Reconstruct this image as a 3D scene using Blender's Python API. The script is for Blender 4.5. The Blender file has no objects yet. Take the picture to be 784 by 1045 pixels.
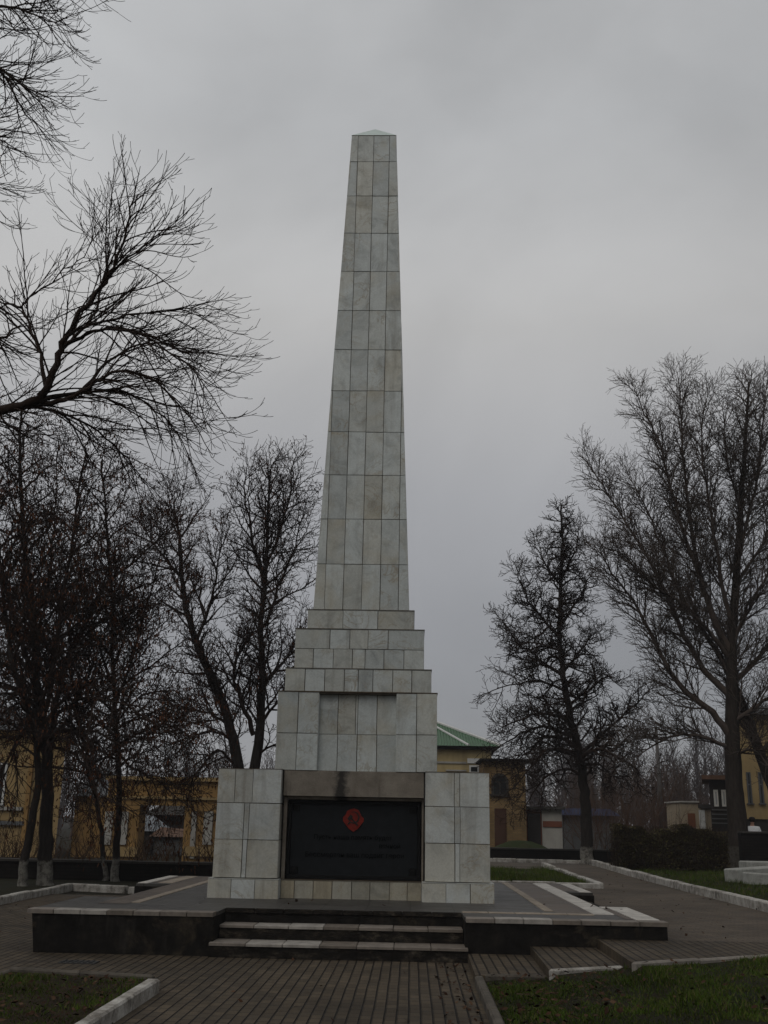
import bpy, math, random
import numpy as np
from mathutils import Vector, Matrix
from math import pi, sin, cos, radians, sqrt, floor
random.seed(7)
SC = bpy.context.scene
COL = SC.collection

# ------------------------------------------------------------------ camera
F_PX, EYE = 1060.0, 1.65
RC = (Matrix.Rotation(radians(1.75), 3, 'Z') @ Matrix.Rotation(pi/2 + radians(16.6), 3, 'X')
      @ Matrix.Rotation(radians(1.1), 3, 'Z'))
cd = bpy.data.cameras.new('camera'); cam = bpy.data.objects.new('camera', cd); COL.objects.link(cam)
cam.matrix_world = Matrix.Translation((0, 0, EYE)) @ RC.to_4x4()
cd.sensor_fit = 'VERTICAL'; cd.sensor_height = 24.0; cd.lens = 24.0*F_PX/1045.0
cd.clip_start = 0.1; cd.clip_end = 3000
SC.camera = cam

def at(u, v, Y):
    """photo pixel -> point in the vertical plane at distance Y"""
    d = RC @ Vector(((u-392)/F_PX, -(v-522.5)/F_PX, -1)); t = Y/d.y
    return Vector((d.x*t, Y, EYE + d.z*t))

# ------------------------------------------------------------------ mesh builder
class MB:
    def __init__(s): s.v = []; s.f = []; s.m = []
    def add(s, vs, fs, m=0):
        o = len(s.v); s.v += [tuple(p) for p in vs]
        for f in fs: s.f.append(tuple(i+o for i in f)); s.m.append(m)
    def box(s, x0, x1, y0, y1, z0, z1, m=0, skip=()):
        vs = [(x0,y0,z0),(x1,y0,z0),(x1,y1,z0),(x0,y1,z0),(x0,y0,z1),(x1,y0,z1),(x1,y1,z1),(x0,y1,z1)]
        s.hexa(vs, m)
    def hexa(s, vs, m=0):
        s.add(vs, [(0,3,2,1),(4,5,6,7),(0,1,5,4),(1,2,6,5),(2,3,7,6),(3,0,4,7)], m)
    def bbox(s, x0, x1, y0, y1, z0, z1, b=0.01, m=0):
        """box with chamfered top and vertical edges"""
        lo = [(x0+b,y0),(x1-b,y0),(x1,y0+b),(x1,y1-b),(x1-b,y1),(x0+b,y1),(x0,y1-b),(x0,y0+b)]
        b2 = 2*b
        hi = [(x0+b2,y0+b),(x1-b2,y0+b),(x1-b,y0+b2),(x1-b,y1-b2),(x1-b2,y1-b),(x0+b2,y1-b),(x0+b,y1-b2),(x0+b,y0+b2)]
        vs = [(x,y,z0) for x,y in lo]+[(x,y,z1-b) for x,y in lo]+[(x,y,z1) for x,y in hi]
        fs = []
        for r in (0, 8):
            for i in range(8):
                j = (i+1) % 8; fs.append((r+i, r+j, r+8+j, r+8+i))
        fs.append(tuple(range(16,24))); fs.append(tuple(range(7,-1,-1)))
        s.add(vs, fs, m)
    def prism(s, poly, z0, z1, m=0):
        n = len(poly)
        vs = [(x,y,z0) for x,y in poly]+[(x,y,z1) for x,y in poly]
        s.add(vs, [tuple(range(n-1,-1,-1)), tuple(range(n,2*n))]+[(i,(i+1)%n,n+(i+1)%n,n+i) for i in range(n)], m)
    def extr(s, poly3, n, m=0):
        """polygon of 3D points extruded by vector n"""
        k = len(poly3); n = Vector(n); a = [Vector(p) for p in poly3]; b = [p+n for p in a]
        s.add(a+b, [tuple(range(k-1,-1,-1)), tuple(range(k,2*k))]+[(i,(i+1)%k,k+(i+1)%k,k+i) for i in range(k)], m)
    def tube(s, pts, rad, n=8, m=0, cap=True):
        pts = [Vector(p) for p in pts]
        if not hasattr(rad, '__len__'): rad = [rad]*len(pts)
        o = []
        for i, p in enumerate(pts):
            t = (pts[min(i+1,len(pts)-1)]-pts[max(i-1,0)]).normalized()
            ref = Vector((1,0,0)) if abs(t.x) < 0.8 else Vector((0,1,0))
            a = t.cross(ref).normalized(); b = t.cross(a)
            o += [p+(a*cos(2*pi*k/n)+b*sin(2*pi*k/n))*rad[i] for k in range(n)]
        fs = [(r*n+k, r*n+(k+1)%n, (r+1)*n+(k+1)%n, (r+1)*n+k) for r in range(len(pts)-1) for k in range(n)]
        if cap: fs += [tuple(range(n-1,-1,-1)), tuple(range((len(pts)-1)*n, len(pts)*n))]
        s.add(o, fs, m)
    def build(s, name, mats, parent=None, smooth=False, loc=(0,0,0)):
        me = bpy.data.meshes.new(name)
        if any(loc): 
            l = loc; vs = [(p[0]-l[0], p[1]-l[1], p[2]-l[2]) for p in s.v]
        else: vs = s.v
        me.from_pydata(vs, [], s.f)
        mats = mats if isinstance(mats, (list, tuple)) else [mats]
        for m in mats: me.materials.append(m)
        me.polygons.foreach_set('material_index', s.m)
        if smooth: me.polygons.foreach_set('use_smooth', [True]*len(s.f))
        me.update()
        o = bpy.data.objects.new(name, me); COL.objects.link(o)
        if parent is None: o.location = loc
        else: o.parent = parent
        return o

def tag(o, label, cat, group=None, kind=None):
    o['label'] = label; o['category'] = cat
    if group: o['group'] = group
    if kind: o['kind'] = kind
    return o
def empty(name, loc, label, cat, group=None):
    o = bpy.data.objects.new(name, None); COL.objects.link(o); o.location = loc; o.empty_display_size = .3
    return tag(o, label, cat, group)
def part(mb, name, mat, root, smooth=False, sub=None):
    """part of a thing: world coordinates made local to the root's place"""
    l = root.location
    if any(l): mb.v = [(p[0]-l[0], p[1]-l[1], p[2]-l[2]) for p in mb.v]
    return mb.build(name, mat, sub or root, smooth)
def struct(mb, name, mat, label, cat, smooth=False):
    return tag(mb.build(name, mat, None, smooth), label, cat, kind='structure')

# ------------------------------------------------------------------ materials
class NT:
    def __init__(s, name, rough=0.8, spec=0.3):
        s.mat = bpy.data.materials.new(name); s.mat.use_nodes = True
        s.t = s.mat.node_tree; s.b = s.t.nodes['Principled BSDF']
        s.b.inputs['Roughness'].default_value = rough
        s.b.inputs['Specular IOR Level'].default_value = spec
    def n(s, typ, ins=None, **kw):
        nd = s.t.nodes.new('ShaderNode'+typ)
        for k, v in kw.items(): setattr(nd, k, v)
        for k, v in (ins or {}).items():
            i = nd.inputs[k]
            if isinstance(v, bpy.types.NodeSocket): s.t.links.new(v, i)
            else: i.default_value = v
        return nd
    def pos(s): return s.n('NewGeometry').outputs['Position']
    def obj(s): return s.n('TexCoord').outputs['Object']
    def isl(s): return s.n('NewGeometry').outputs['Random Per Island']
    def math(s, op, a, b=0.0, c=0.0, clamp=False):
        nd = s.n('Math', {0: a, 1: b, 2: c}, operation=op); nd.use_clamp = clamp; return nd.outputs[0]
    def noise(s, vec, scale, detail=4, rough=.55, dist=0):
        return s.n('TexNoise', {'Vector': vec, 'Scale': scale, 'Detail': detail, 'Roughness': rough, 'Distortion': dist}).outputs['Fac']
    def scale(s, vec, k): return s.n('VectorMath', {0: vec, 1: k}, operation='MULTIPLY').outputs[0]
    def ramp(s, fac, stops, interp='LINEAR'):
        nd = s.n('ValToRGB', {'Fac': fac}); cr = nd.color_ramp; cr.interpolation = interp
        while len(cr.elements) < len(stops): cr.elements.new(.5)
        for e, (p, c) in zip(cr.elements, stops):
            e.position = p; e.color = (c, c, c, 1) if not hasattr(c, '__len__') else (*c, 1)
        return nd.outputs['Color']
    def mix(s, fac, a, b, mode='MIX'):
        nd = s.n('Mix', data_type='RGBA', blend_type=mode)
        for i, v in ((0, fac), (6, a), (7, b)):
            if isinstance(v, bpy.types.NodeSocket): s.t.links.new(v, nd.inputs[i])
            else: nd.inputs[i].default_value = v if i == 0 else ((*v, 1) if len(v) == 3 else v)
        return nd.outputs[2]
    def out(s, col, bump=None, bs=.3, bd=.02, rough=None):
        if isinstance(col, bpy.types.NodeSocket): s.t.links.new(col, s.b.inputs['Base Color'])
        else: s.b.inputs['Base Color'].default_value = (*col, 1)
        if bump is not None:
            bn = s.n('Bump', {'Height': bump, 'Strength': bs, 'Distance': bd})
            s.t.links.new(bn.outputs[0], s.b.inputs['Normal'])
        if rough is not None: s.t.links.new(rough, s.b.inputs['Roughness'])
        return s.mat

def simple(name, col, var=.25, scale=3., rough=.8, spec=.3, bump=.0, island=0.):
    m = NT(name, rough, spec); p = m.obj()
    a = m.noise(p, scale, 6, .65)
    k = m.ramp(a, [(.25, 1-var), (.75, 1+var)])
    c = m.mix(1, col, k, 'MULTIPLY')
    if island:
        c = m.mix(1, c, m.ramp(m.isl(), [(0, 1-island), (1, 1+island)]), 'MULTIPLY')
    return m.out(c, a if bump else None, bump or .1, .02)

def marble(name, grey=(.49,.522,.505), cream=(.45,.41,.31), creamy=.35, dirt=.35, tone=(.80,1.14)):
    m = NT(name, .45, .4); p = m.pos(); r = m.isl()
    off = m.n('Combine'+'XYZ', {0: m.math('MULTIPLY', r, 61.), 1: m.math('MULTIPLY', r, 37.), 2: m.math('MULTIPLY', r, 83.)}).outputs[0]
    q = m.n('VectorMath', {0: p, 1: off}, operation='ADD').outputs[0]
    r2 = m.math('FRACT', m.math('MULTIPLY', r, 97.31))
    r3 = m.math('FRACT', m.math('MULTIPLY', r, 41.77))
    base = m.mix(m.math('MULTIPLY', m.math('POWER', r2, 3.), creamy*2.4, clamp=True), grey, cream)
    base = m.mix(1, base, m.ramp(r3, [(0, tone[0]), (.6, 1.0), (1, tone[1])]), 'MULTIPLY')
    cl = m.noise(q, 2.1, 8, .66, 1.1)
    base = m.mix(1, base, m.ramp(cl, [(.28, .62), (.5, 1.0), (.72, 1.13)]), 'MULTIPLY')
    # yellow-brown veins and grey veins
    vn = m.noise(q, 1.9, 5, .6, 1.6)
    vein = m.ramp(m.math('ABSOLUTE', m.math('SUBTRACT', vn, .5)), [(0, 1), (.028, 0)])
    vm = m.math('MULTIPLY', m.n('RGBToBW', {0: vein}).outputs[0], m.ramp(m.noise(q, 1.1, 2), [(.46, 0), (.66, .6)]))
    base = m.mix(vm, base, (.25, .19, .11))
    ye = m.math('MULTIPLY', m.ramp(m.noise(q, 1.5, 4, .6, .5), [(.5, 0), (.72, 1)]), .45)
    base = m.mix(ye, base, (.40, .34, .22))
    # run-off streaks
    st = m.noise(m.scale(p, (6., 6., .45)), 1., 6, .65)
    base = m.mix(m.math('MULTIPLY', m.ramp(st, [(.52, 0), (.72, 1)]), dirt), base, (.17, .145, .105))
    fine = m.noise(q, 38., 5, .7)
    base = m.mix(1, base, m.ramp(fine, [(.3, .86), (.7, 1.1)]), 'MULTIPLY')
    return m.out(base, fine, .12, .004, m.ramp(cl, [(.3, .62), (.7, .38)]))

M = {}
M['marble'] = marble('marble', creamy=.26, dirt=.36, tone=(.86,1.08))
M['marble_low'] = marble('marble_lower', (.475,.495,.475), (.48,.435,.33), .36, .45, (.80,1.1))
M['marble_warm'] = marble('marble_warm', (.33,.315,.26), (.40,.35,.25), .9, .6)
M['joint'] = simple('mortar_joint', (.15,.128,.10), .6, 6)
M['flash'] = simple('rusty_ledge', (.10,.075,.05), .4, 12)
def lintel_mat():
    m = NT('lintel_stone', .7, .3); p = m.pos()
    b = m.ramp(m.noise(p, 3., 7, .65), [(.28, (.12,.10,.078)), (.5, (.20,.172,.138)), (.72, (.27,.24,.195))])
    st = m.noise(m.scale(p, (5., 5., .4)), 1.1, 4, .6)
    b = m.mix(m.ramp(st, [(.58, 0), (.68, .8)]), b, (.055,.045,.036))
    xs = m.n('SeparateXYZ', {0: p}).outputs[0]
    dx = m.math('ADD', xs, m.math('ADD', m.math('MULTIPLY', m.math('SUBTRACT', m.noise(p, 9., 4), .5), .25), 1.10))
    spot = m.ramp(m.math('ABSOLUTE', dx), [(.04, .92), (.13, 0)])
    b = m.mix(spot, b, (.016,.014,.012))
    f = m.noise(p, 60., 4, .7); b = m.mix(1, b, m.ramp(f, [(.3,.8),(.7,1.15)]), 'MULTIPLY')
    return m.out(b, f, .2, .005)
M['lintel'] = lintel_mat()
M['cap'] = simple('copper_cap', (.52,.60,.56), .12, 6, .5, .4)

def paver_mat(name, c1, c2, mort, along='Y', w=.2, h=.108, ms=.007):
    m = NT(name, .8, .15); p = m.pos()
    wob = m.n('VectorMath', {0: p, 1: m.scale(m.n('TexNoise', {'Vector': p, 'Scale': .8, 'Detail': 1}).outputs['Color'], (.014, .014, 0))}, operation='ADD').outputs[0]
    if along == 'Y':
        mp = m.n('Mapping', {'Vector': wob, 'Rotation': (0, 0, pi/2)})
    else: mp = m.n('Mapping', {'Vector': wob})
    def brick(msz, a, b, c, sm=.2):
        nd = m.n('TexBrick', {'Vector': mp.outputs[0], 'Color1': (*a, 1), 'Color2': (*b, 1), 'Mortar': (*c, 1), 'Scale': 1., 'Mortar Size': msz,
               'Mortar Smooth': sm, 'Brick Width': w, 'Row Height': h})
        return nd
    bk = brick(ms, c1, c2, mort)
    big = m.noise(p, .55, 6, .65)
    c = m.mix(1, bk.outputs['Color'], m.ramp(big, [(.3, .6), (.7, 1.3)]), 'MULTIPLY')
    med = m.noise(p, 3.2, 5, .65)
    c = m.mix(1, c, m.ramp(med, [(.3, .72), (.7, 1.25)]), 'MULTIPLY')
    fine = m.noise(p, 70., 4, .7)
    c = m.mix(1, c, m.ramp(fine, [(.3, .75), (.7, 1.25)]), 'MULTIPLY')
    # long gaps between the rows
    sep = m.n('SeparateXYZ', {0: wob}).outputs[0 if along == 'Y' else 1]
    fr = m.math('FRACT', m.math('DIVIDE', m.math('ADD', sep, 100.), h))
    ln = m.math('MINIMUM', fr, m.math('SUBTRACT', 1., fr))
    gap = m.ramp(ln, [(.03, 1), (.11, 0)])
    c = m.mix(m.math('MULTIPLY', gap, m.ramp(m.noise(p, 5., 5, .7), [(.3, .25), (.65, .85)])), c, mort)
    hgt = m.math('SUBTRACT', m.math('MULTIPLY', fine, .25), m.math('ADD', gap, m.math('MULTIPLY', bk.outputs['Fac'], .5)))
    return m.out(c, hgt, .6, .012, m.ramp(med, [(.3, .62), (.7, .85)]))
M['paver'] = paver_mat('brown_pavers', (.088,.068,.046), (.058,.045,.031), (.010,.008,.006))
M['paver2'] = paver_mat('worn_pavers', (.108,.085,.063), (.082,.065,.049), (.036,.030,.024), 'X', ms=.005)

def ground_mat(name, a, b, c, sc=1.2):
    m = NT(name, .95, .1); p = m.pos()
    k = m.noise(p, sc, 8, .7); f = m.noise(p, 45., 5, .75)
    col = m.ramp(k, [(.3, tuple(x*.8 for x in a)), (.5, tuple(x*.8 for x in b)), (.72, tuple(x*.8 for x in c))])
    col = m.mix(1, col, m.ramp(f, [(.3, .55), (.7, 1.4)]), 'MULTIPLY')
    return m.out(col, f, .8, .03)
M['soil'] = ground_mat('lawn_soil', (.018,.020,.009), (.026,.025,.012), (.034,.026,.015))
M['soil_brown'] = ground_mat('bare_brown_soil', (.022,.018,.010), (.040,.028,.016), (.058,.038,.022), 2.2)
M['earth'] = ground_mat('dull_earth', (.020,.018,.012), (.030,.026,.017), (.036,.036,.017), .4)
def blade_mat(name, stops):
    m = NT(name, .8, .05); c = m.ramp(m.isl(), stops)
    c = m.mix(1, c, m.ramp(m.noise(m.pos(), .9, 4, .6), [(.35, .6), (.65, 1.25)]), 'MULTIPLY')
    return m.out(c)
M['blade'] = blade_mat('grass_blade', [(0, (.036,.064,.008)), (.55, (.058,.092,.013)), (.8, (.078,.086,.022)), (1, (.11,.088,.042))])
M['leaf_litter'] = blade_mat('dry_leaf', [(0, (.028,.015,.009)), (.7, (.055,.028,.016)), (1, (.10,.06,.035))])
def whitewash_kerb():
    m = NT('whitewashed_kerb', .85, .2); p = m.pos()
    k = m.noise(p, 5., 7, .7); k2 = m.noise(p, .9, 3)
    c = m.ramp(m.math('ADD', m.math('MULTIPLY', k, .7), m.math('MULTIPLY', k2, .3)), [(.36, (.08,.07,.058)), (.46, (.27,.25,.22)), (.60, (.48,.46,.42))])
    f = m.noise(p, 60., 4); c = m.mix(1, c, m.ramp(f, [(.3,.75),(.7,1.15)]), 'MULTIPLY')
    return m.out(c, k, .4, .01)
M['kerb'] = whitewash_kerb()
M['kerb_dark'] = simple('bare_kerb', (.085,.074,.060), .5, 6, .9, .2, .3)
M['kerb_mid'] = simple('faded_kerb', (.20,.18,.155), .5, 4, .9, .2, .3)
M['grate'] = simple('iron', (.02,.019,.018), .3, 20, .6, .4)
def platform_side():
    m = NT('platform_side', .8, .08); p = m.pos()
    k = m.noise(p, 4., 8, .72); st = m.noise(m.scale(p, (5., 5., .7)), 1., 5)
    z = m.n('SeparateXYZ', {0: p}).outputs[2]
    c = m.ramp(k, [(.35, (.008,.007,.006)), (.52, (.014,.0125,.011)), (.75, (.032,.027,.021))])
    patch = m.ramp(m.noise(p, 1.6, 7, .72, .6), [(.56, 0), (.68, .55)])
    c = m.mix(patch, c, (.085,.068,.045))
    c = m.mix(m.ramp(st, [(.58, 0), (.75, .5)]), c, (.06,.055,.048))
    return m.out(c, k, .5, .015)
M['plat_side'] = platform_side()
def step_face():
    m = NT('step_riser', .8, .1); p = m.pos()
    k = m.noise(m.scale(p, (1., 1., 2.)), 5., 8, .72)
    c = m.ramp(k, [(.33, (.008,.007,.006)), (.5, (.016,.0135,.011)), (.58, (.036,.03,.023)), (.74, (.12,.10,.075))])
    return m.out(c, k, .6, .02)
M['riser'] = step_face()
def coping_mat():
    m = NT('worn_coping', .6, .35); p = m.pos(); r = m.isl()
    c = m.ramp(r, [(0, (.13,.107,.084)), (.4, (.18,.152,.125)), (.75,(.24,.21,.18)), (1, (.34,.315,.28))])
    k = m.noise(p, 6., 7, .7); c = m.mix(1, c, m.ramp(k, [(.3, .55), (.6, 1.1)]), 'MULTIPLY')
    return m.out(c, k, .3, .008)
M['coping'] = coping_mat()
def deck_mat(name, a, b, tile, rough):
    m = NT(name, rough, .4); p = m.pos()
    bk = m.n('TexBrick', {'Vector': p, 'Color1': (*a, 1), 'Color2': (*b, 1), 'Mortar': (.02,.018,.016, 1), 'Scale': 1., 'Mortar Size': .006, 'Brick Width': tile, 'Row Height': tile})
    bk.offset = 0
    k = m.noise(p, 2.5, 7, .68); c = m.mix(1, bk.outputs['Color'], m.ramp(k, [(.3, .7), (.7, 1.25)]), 'MULTIPLY')
    return m.out(c, k, .15, .01, m.ramp(k, [(.3, rough-.12), (.7, rough+.15)]))
M['deck_dark'] = deck_mat('dark_granite', (.052,.048,.043), (.066,.061,.054), .6, .5)
M['deck_brown'] = deck_mat('brown_stone', (.085,.066,.050), (.105,.082,.063), .6, .55)
M['strip'] = simple('white_strip', (.43,.405,.365), .4, 4, .6, .2)
M['strip_dull'] = simple('beige_strip', (.25,.21,.165), .4, 4, .7, .2)
M['plaque'] = simple('dark_plaque', (.0105,.0122,.0138), .25, 9, .55, .15)
M['plaque_trim'] = simple('blackened_trim', (.0055,.0055,.0055), .2, 9, .6, .15)
M['letter'] = simple('black_lettering', (.0025,.0027,.003), .3, 30, .8, .05)
M['red'] = simple('red_enamel', (.17,.015,.008), .4, 12, .6, .2)
M['emblem_dark'] = simple('blackened_emblem', (.018,.011,.009), .2, 9, .6)

def bark(name, col, white=None, wcol=(.20,.19,.165)):
    m = NT(name, .95, .1); p = m.obj()
    k = m.noise(m.scale(p, (14., 14., 3.)), 1., 6, .7)
    c = m.mix(1, col, m.ramp(k, [(.3, .55), (.7, 1.4)]), 'MULTIPLY')
    if white:
        z = m.n('SeparateXYZ', {0: p}).outputs[2]
        e = m.math('ADD', z, m.math('MULTIPLY', m.math('SUBTRACT', m.noise(p, 6., 4, .7), .5), .35))
        f = m.math('MULTIPLY', m.ramp(m.math('DIVIDE', e, white), [(.93, 1), (1, 0)]), m.ramp(m.noise(p, 9., 5, .7), [(.36, .1), (.56, .9)]))
        c = m.mix(f, c, wcol)
    return m.out(c, k, .8, .03)
M['bark_dark'] = bark('dark_bark', (.028,.023,.020))
M['bark_ww'] = bark('dark_bark_whitewashed', (.028,.023,.020), .62)
M['bark_brown'] = bark('brown_bark', (.034,.027,.022))
M['bark_brown_ww'] = bark('brown_bark_whitewashed', (.036,.029,.024), .8, (.085,.078,.066))
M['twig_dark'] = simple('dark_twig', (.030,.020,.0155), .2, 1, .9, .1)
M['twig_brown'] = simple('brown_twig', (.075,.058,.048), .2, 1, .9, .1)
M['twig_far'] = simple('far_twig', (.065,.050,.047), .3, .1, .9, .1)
M['seed'] = blade_mat('dry_seed', [(0, (.040,.019,.011)), (.7, (.075,.033,.018)), (1, (.12,.05,.025))])
M['hedge'] = blade_mat('hedge_leaf', [(0, (.028,.020,.014)), (.65, (.052,.038,.024)), (.85, (.060,.055,.020)), (1, (.10,.085,.03))])

def plaster(name, col, dirt=.35):
    m = NT(name, .9, .15); p = m.pos()
    k = m.noise(p, .8, 7, .68); st = m.noise(m.scale(p, (2.5, 2.5, .3)), 1., 5, .6)
    c = m.mix(1, col, m.ramp(k, [(.3, .75), (.7, 1.15)]), 'MULTIPLY')
    c = m.mix(m.ramp(st, [(.5, 0), (.75, dirt)]), c, tuple(x*.35 for x in col))
    return m.out(c, m.noise(p, 20., 4), .2, .01)
M['ochre'] = plaster('ochre_plaster', (.29,.175,.065))
M['ochre_light'] = plaster('light_ochre_plaster', (.32,.225,.105))
M['cream'] = plaster('cream_plaster', (.42,.33,.17))
M['yellow'] = plaster('yellow_plaster', (.43,.31,.15))
M['dirtywhite'] = plaster('white_plaster', (.36,.345,.31))
M['beige'] = plaster('beige_plaster', (.32,.26,.18))
M['brickred'] = plaster('red_brick_band', (.17,.065,.04))
M['greyboard'] = plaster('grey_boards', (.11,.11,.11))
M['darkwood'] = plaster('dark_timber', (.03,.025,.023))
M['plinth'] = plaster('dark_plinth', (.05,.045,.04))
M['slate'] = plaster('grey_roofing', (.12,.125,.13))
M['lightroof'] = plaster('light_metal_roof', (.30,.32,.34))
M['rustroof'] = plaster('rusty_roof', (.13,.075,.05))
M['blueroof'] = plaster('blue_roof', (.010,.018,.055))
M['white'] = simple('white_paint', (.55,.55,.53), .15, 5)
M['door'] = plaster('brown_door', (.065,.032,.02))
M['rustdoor'] = plaster('rust_brown_door', (.16,.06,.028))
def glass():
    m = NT('window_pane', .12, .5); return m.out(m.ramp(m.noise(m.obj(), .8, 3), [(.3,(.012,.014,.015)),(.7,(.03,.034,.036))]))
M['pane'] = glass()
def brickwall(name, a, b, mo):
    m = NT(name, .9, .15); p = m.n('Mapping', {'Vector': m.pos(), 'Rotation': (pi/2, 0, 0)}).outputs[0]
    bk = m.n('TexBrick', {'Vector': p, 'Color1': (*a,1), 'Color2': (*b,1), 'Mortar': (*mo,1), 'Scale': 1., 'Mortar Size': .012, 'Brick Width': .26, 'Row Height': .085})
    k = m.noise(m.pos(), 1., 6, .65)
    return m.out(m.mix(1, bk.outputs['Color'], m.ramp(k, [(.3,.65),(.7,1.25)]), 'MULTIPLY'), bk.outputs['Fac'], -.3, .01)
M['brick_yellow'] = brickwall('yellow_brick', (.23,.145,.06), (.18,.11,.045), (.14,.11,.065))
M['wall_dark'] = brickwall('blackened_brick', (.010,.008,.007), (.014,.011,.009), (.007,.006,.005))
def corrugated(name, col):
    m = NT(name, .5, .4); p = m.pos(); x = m.n('SeparateXYZ', {0: p}).outputs[0]
    w = m.math('SINE', m.math('MULTIPLY', x, 2*pi/.16))
    k = m.noise(p, 1.2, 5); c = m.mix(1, col, m.ramp(k, [(.3,.75),(.7,1.2)]), 'MULTIPLY')
    return m.out(c, w, .8, .04)
M['greenroof'] = corrugated('green_metal_roof', (.020,.095,.024))
M['skin'] = simple('skin', (.36,.20,.14), .1, 10, .6)
M['jacket'] = simple('white_jacket', (.62,.62,.62), .1, 10)
M['hair'] = simple('dark_hair', (.012,.009,.008), .1, 30)
M['trousers'] = simple('dark_trousers', (.02,.02,.025), .1, 10)
M['pole'] = simple('weathered_pole', (.075,.068,.062), .3, 4)

# ------------------------------------------------------------------ world, sun, view
w = bpy.data.worlds.new('World'); SC.world = w; w.use_nodes = True
nt = w.node_tree; N = nt.nodes; Lk = nt.links
bg = N['Background']; bg.inputs['Strength'].default_value = .1
class WT(NT):
    def __init__(s): s.t = nt
W = WT()
sun_el, sun_az = radians(48), radians(205)      # high, behind the camera and a little to the left (azimuth from +Y, clockwise)
sky = N.new('ShaderNodeTexSky'); sky.sky_type = 'NISHITA'; sky.sun_disc = False
sky.sun_elevation = sun_el; sky.sun_rotation = sun_az
dirv = W.n('TexCoord').outputs['Generated']
sx = W.n('SeparateXYZ', {0: dirv})
el = W.math('MAXIMUM', sx.outputs[2], 0.0)
SKYRAMP = [(0, 1.9), (.06, 1.95), (.14, 2.05), (.22, 2.45), (.32, 3.1), (.42, 3.75), (.50, 4.0), (.60, 3.95), (.72, 3.85), (1, 4.2)]
lum = W.ramp(el, [(p, v/4.5) for p, v in SKYRAMP], 'B_SPLINE')
tint = W.ramp(el, [(0, (.97,.972,1.03)), (.3, (.985,.988,1.015)), (.45, (1.01,1.,.985)), (.6,(.975,.988,1.0)), (1, (.98,.99,1.0))])
c = W.mix(1, lum, tint, 'MULTIPLY')
warp = W.n('Mapping', {'Vector': dirv, 'Scale': (1., 1., 1.25), 'Location': (1.3, 2.7, .9)}).outputs[0]
cl = W.noise(warp, 2.5, 6, .5, .35)
c = W.mix(1, c, W.ramp(cl, [(.3, .84), (.5, 1.0), (.7, 1.13)]), 'MULTIPLY')
side = W.math('ADD', W.math('MULTIPLY', sx.outputs[0], -.34), W.math('MULTIPLY', sx.outputs[1], .22))
side = W.math('ADD', side, 1.1)
c = W.mix(1, c, W.ramp(W.math('MULTIPLY', side, .5), [(0, 0), (1, 2.0)]), 'MULTIPLY')
c = W.n('VectorMath', {0: c, 1: (4.5, 4.5, 4.5)}, operation='MULTIPLY').outputs[0]
c = W.mix(.94, sky.outputs[0], c)
Lk.new(c, bg.inputs['Color'])
sd = bpy.data.lights.new('sun', 'SUN'); sd.energy = .6; sd.angle = radians(40); sd.color = (1., .96, .9)
so = bpy.data.objects.new('sun', sd); COL.objects.link(so)
sv = Vector((sin(sun_az)*cos(sun_el), cos(sun_az)*cos(sun_el), sin(sun_el)))
so.rotation_euler = sv.to_track_quat('Z', 'Y').to_euler(); so.location = (0, 0, 40)
SC.view_settings.view_transform = 'Standard'; SC.view_settings.look = 'None'
SC.view_settings.exposure = 0; SC.view_settings.gamma = 1
SC.view_settings.use_curve_mapping = False

# ------------------------------------------------------------------ ground
def sheet(poly, z, m=0, mb=None):
    mb = mb or MB()
    mb.add([(x, y, z if not hasattr(z, '__call__') else z(x, y)) for x, y in poly], [tuple(range(len(poly)))], m)
    return mb
struct(sheet([(-900,-400),(900,-400),(900,1600),(-900,1600)], -.03), 'ground', M['earth'], 'dull brown earth stretching behind the walls and trees', 'ground')
struct(sheet([(-30,-12),(.72,-12),(.72,14.2),(3.0,14.2),(3.0,24.),(-30,24.)], 0.0), 'pavement', M['paver'],
       'brown brick paving leading to the monument steps', 'paving')
# paved steps to the right and the path behind them
Z1, Z2, Z3 = .1, .2, .3
t = MB()
t.prism([(.70,12.05),(1.46,12.05),(1.50,14.2),(.72,14.2)], -.02, Z1)
t.prism([(1.455,11.72),(2.31,12.15),(2.31,14.2),(1.50,14.2)], -.02, Z2)
t.prism([(2.30,11.62),(6.08,13.95),(6.08,14.0),(2.33,14.0)], -.02, Z3)
struct(t, 'terrace', M['paver'], 'shallow paved steps rising to the right beside the platform', 'paving')
t = MB()
t.prism([(2.36,14.0),(6.08,14.0),(6.45,41.),(1.2,41.),(1.2,22.5),(2.36,22.5)], -.02, Z3)
struct(t, 'path', M['paver2'], 'worn brown path running back along the right of the platform', 'path')
# lawns
def lawn_right(x, y):
    for a, c, z0, z1 in ((.7,.95,.05,.08),(.95,1.40,.08,.085),(1.40,1.52,.085,.175),(1.52,2.24,.175,.185),(2.24,2.36,.185,.28),(2.36,60,.28,.285)):
        if x <= c: return z0+(z1-z0)*max(0, (x-a)/(c-a))
    return .285
g = MB()
nx, ny = 150, 20
for i in range(nx+1):
    for j in range(ny+1):
        x = .78 + (12-.78)*(i/nx)**1.5; yt = 12.0 if x < 1.45 else (11.70+(x-1.46)*.5 if x < 2.3 else 11.58+(x-2.3)*.617)
        y = 4. + (yt-4.)*j/ny
        z = lawn_right(x, y) + .008*sin(x*3.1+y*1.7) - .008
        g.v.append((x, y, z))
for i in range(nx):
    for j in range(ny):
        a = i*(ny+1)+j; g.f.append((a, a+ny+1, a+ny+2, a+1)); g.m.append(0)
struct(g, 'lawn', M['soil'], 'dark grass plot at the near right of the brick path', 'lawn', True)
struct(sheet([(-12,2),(-2.60,2),(-2.60,11.36),(-4.2,11.7),(-4.2,11.35),(-12,11.5)], .075), 'lawn', M['soil_brown'],
       'patchy brown grass plot at the near left with white kerb', 'lawn')
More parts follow.
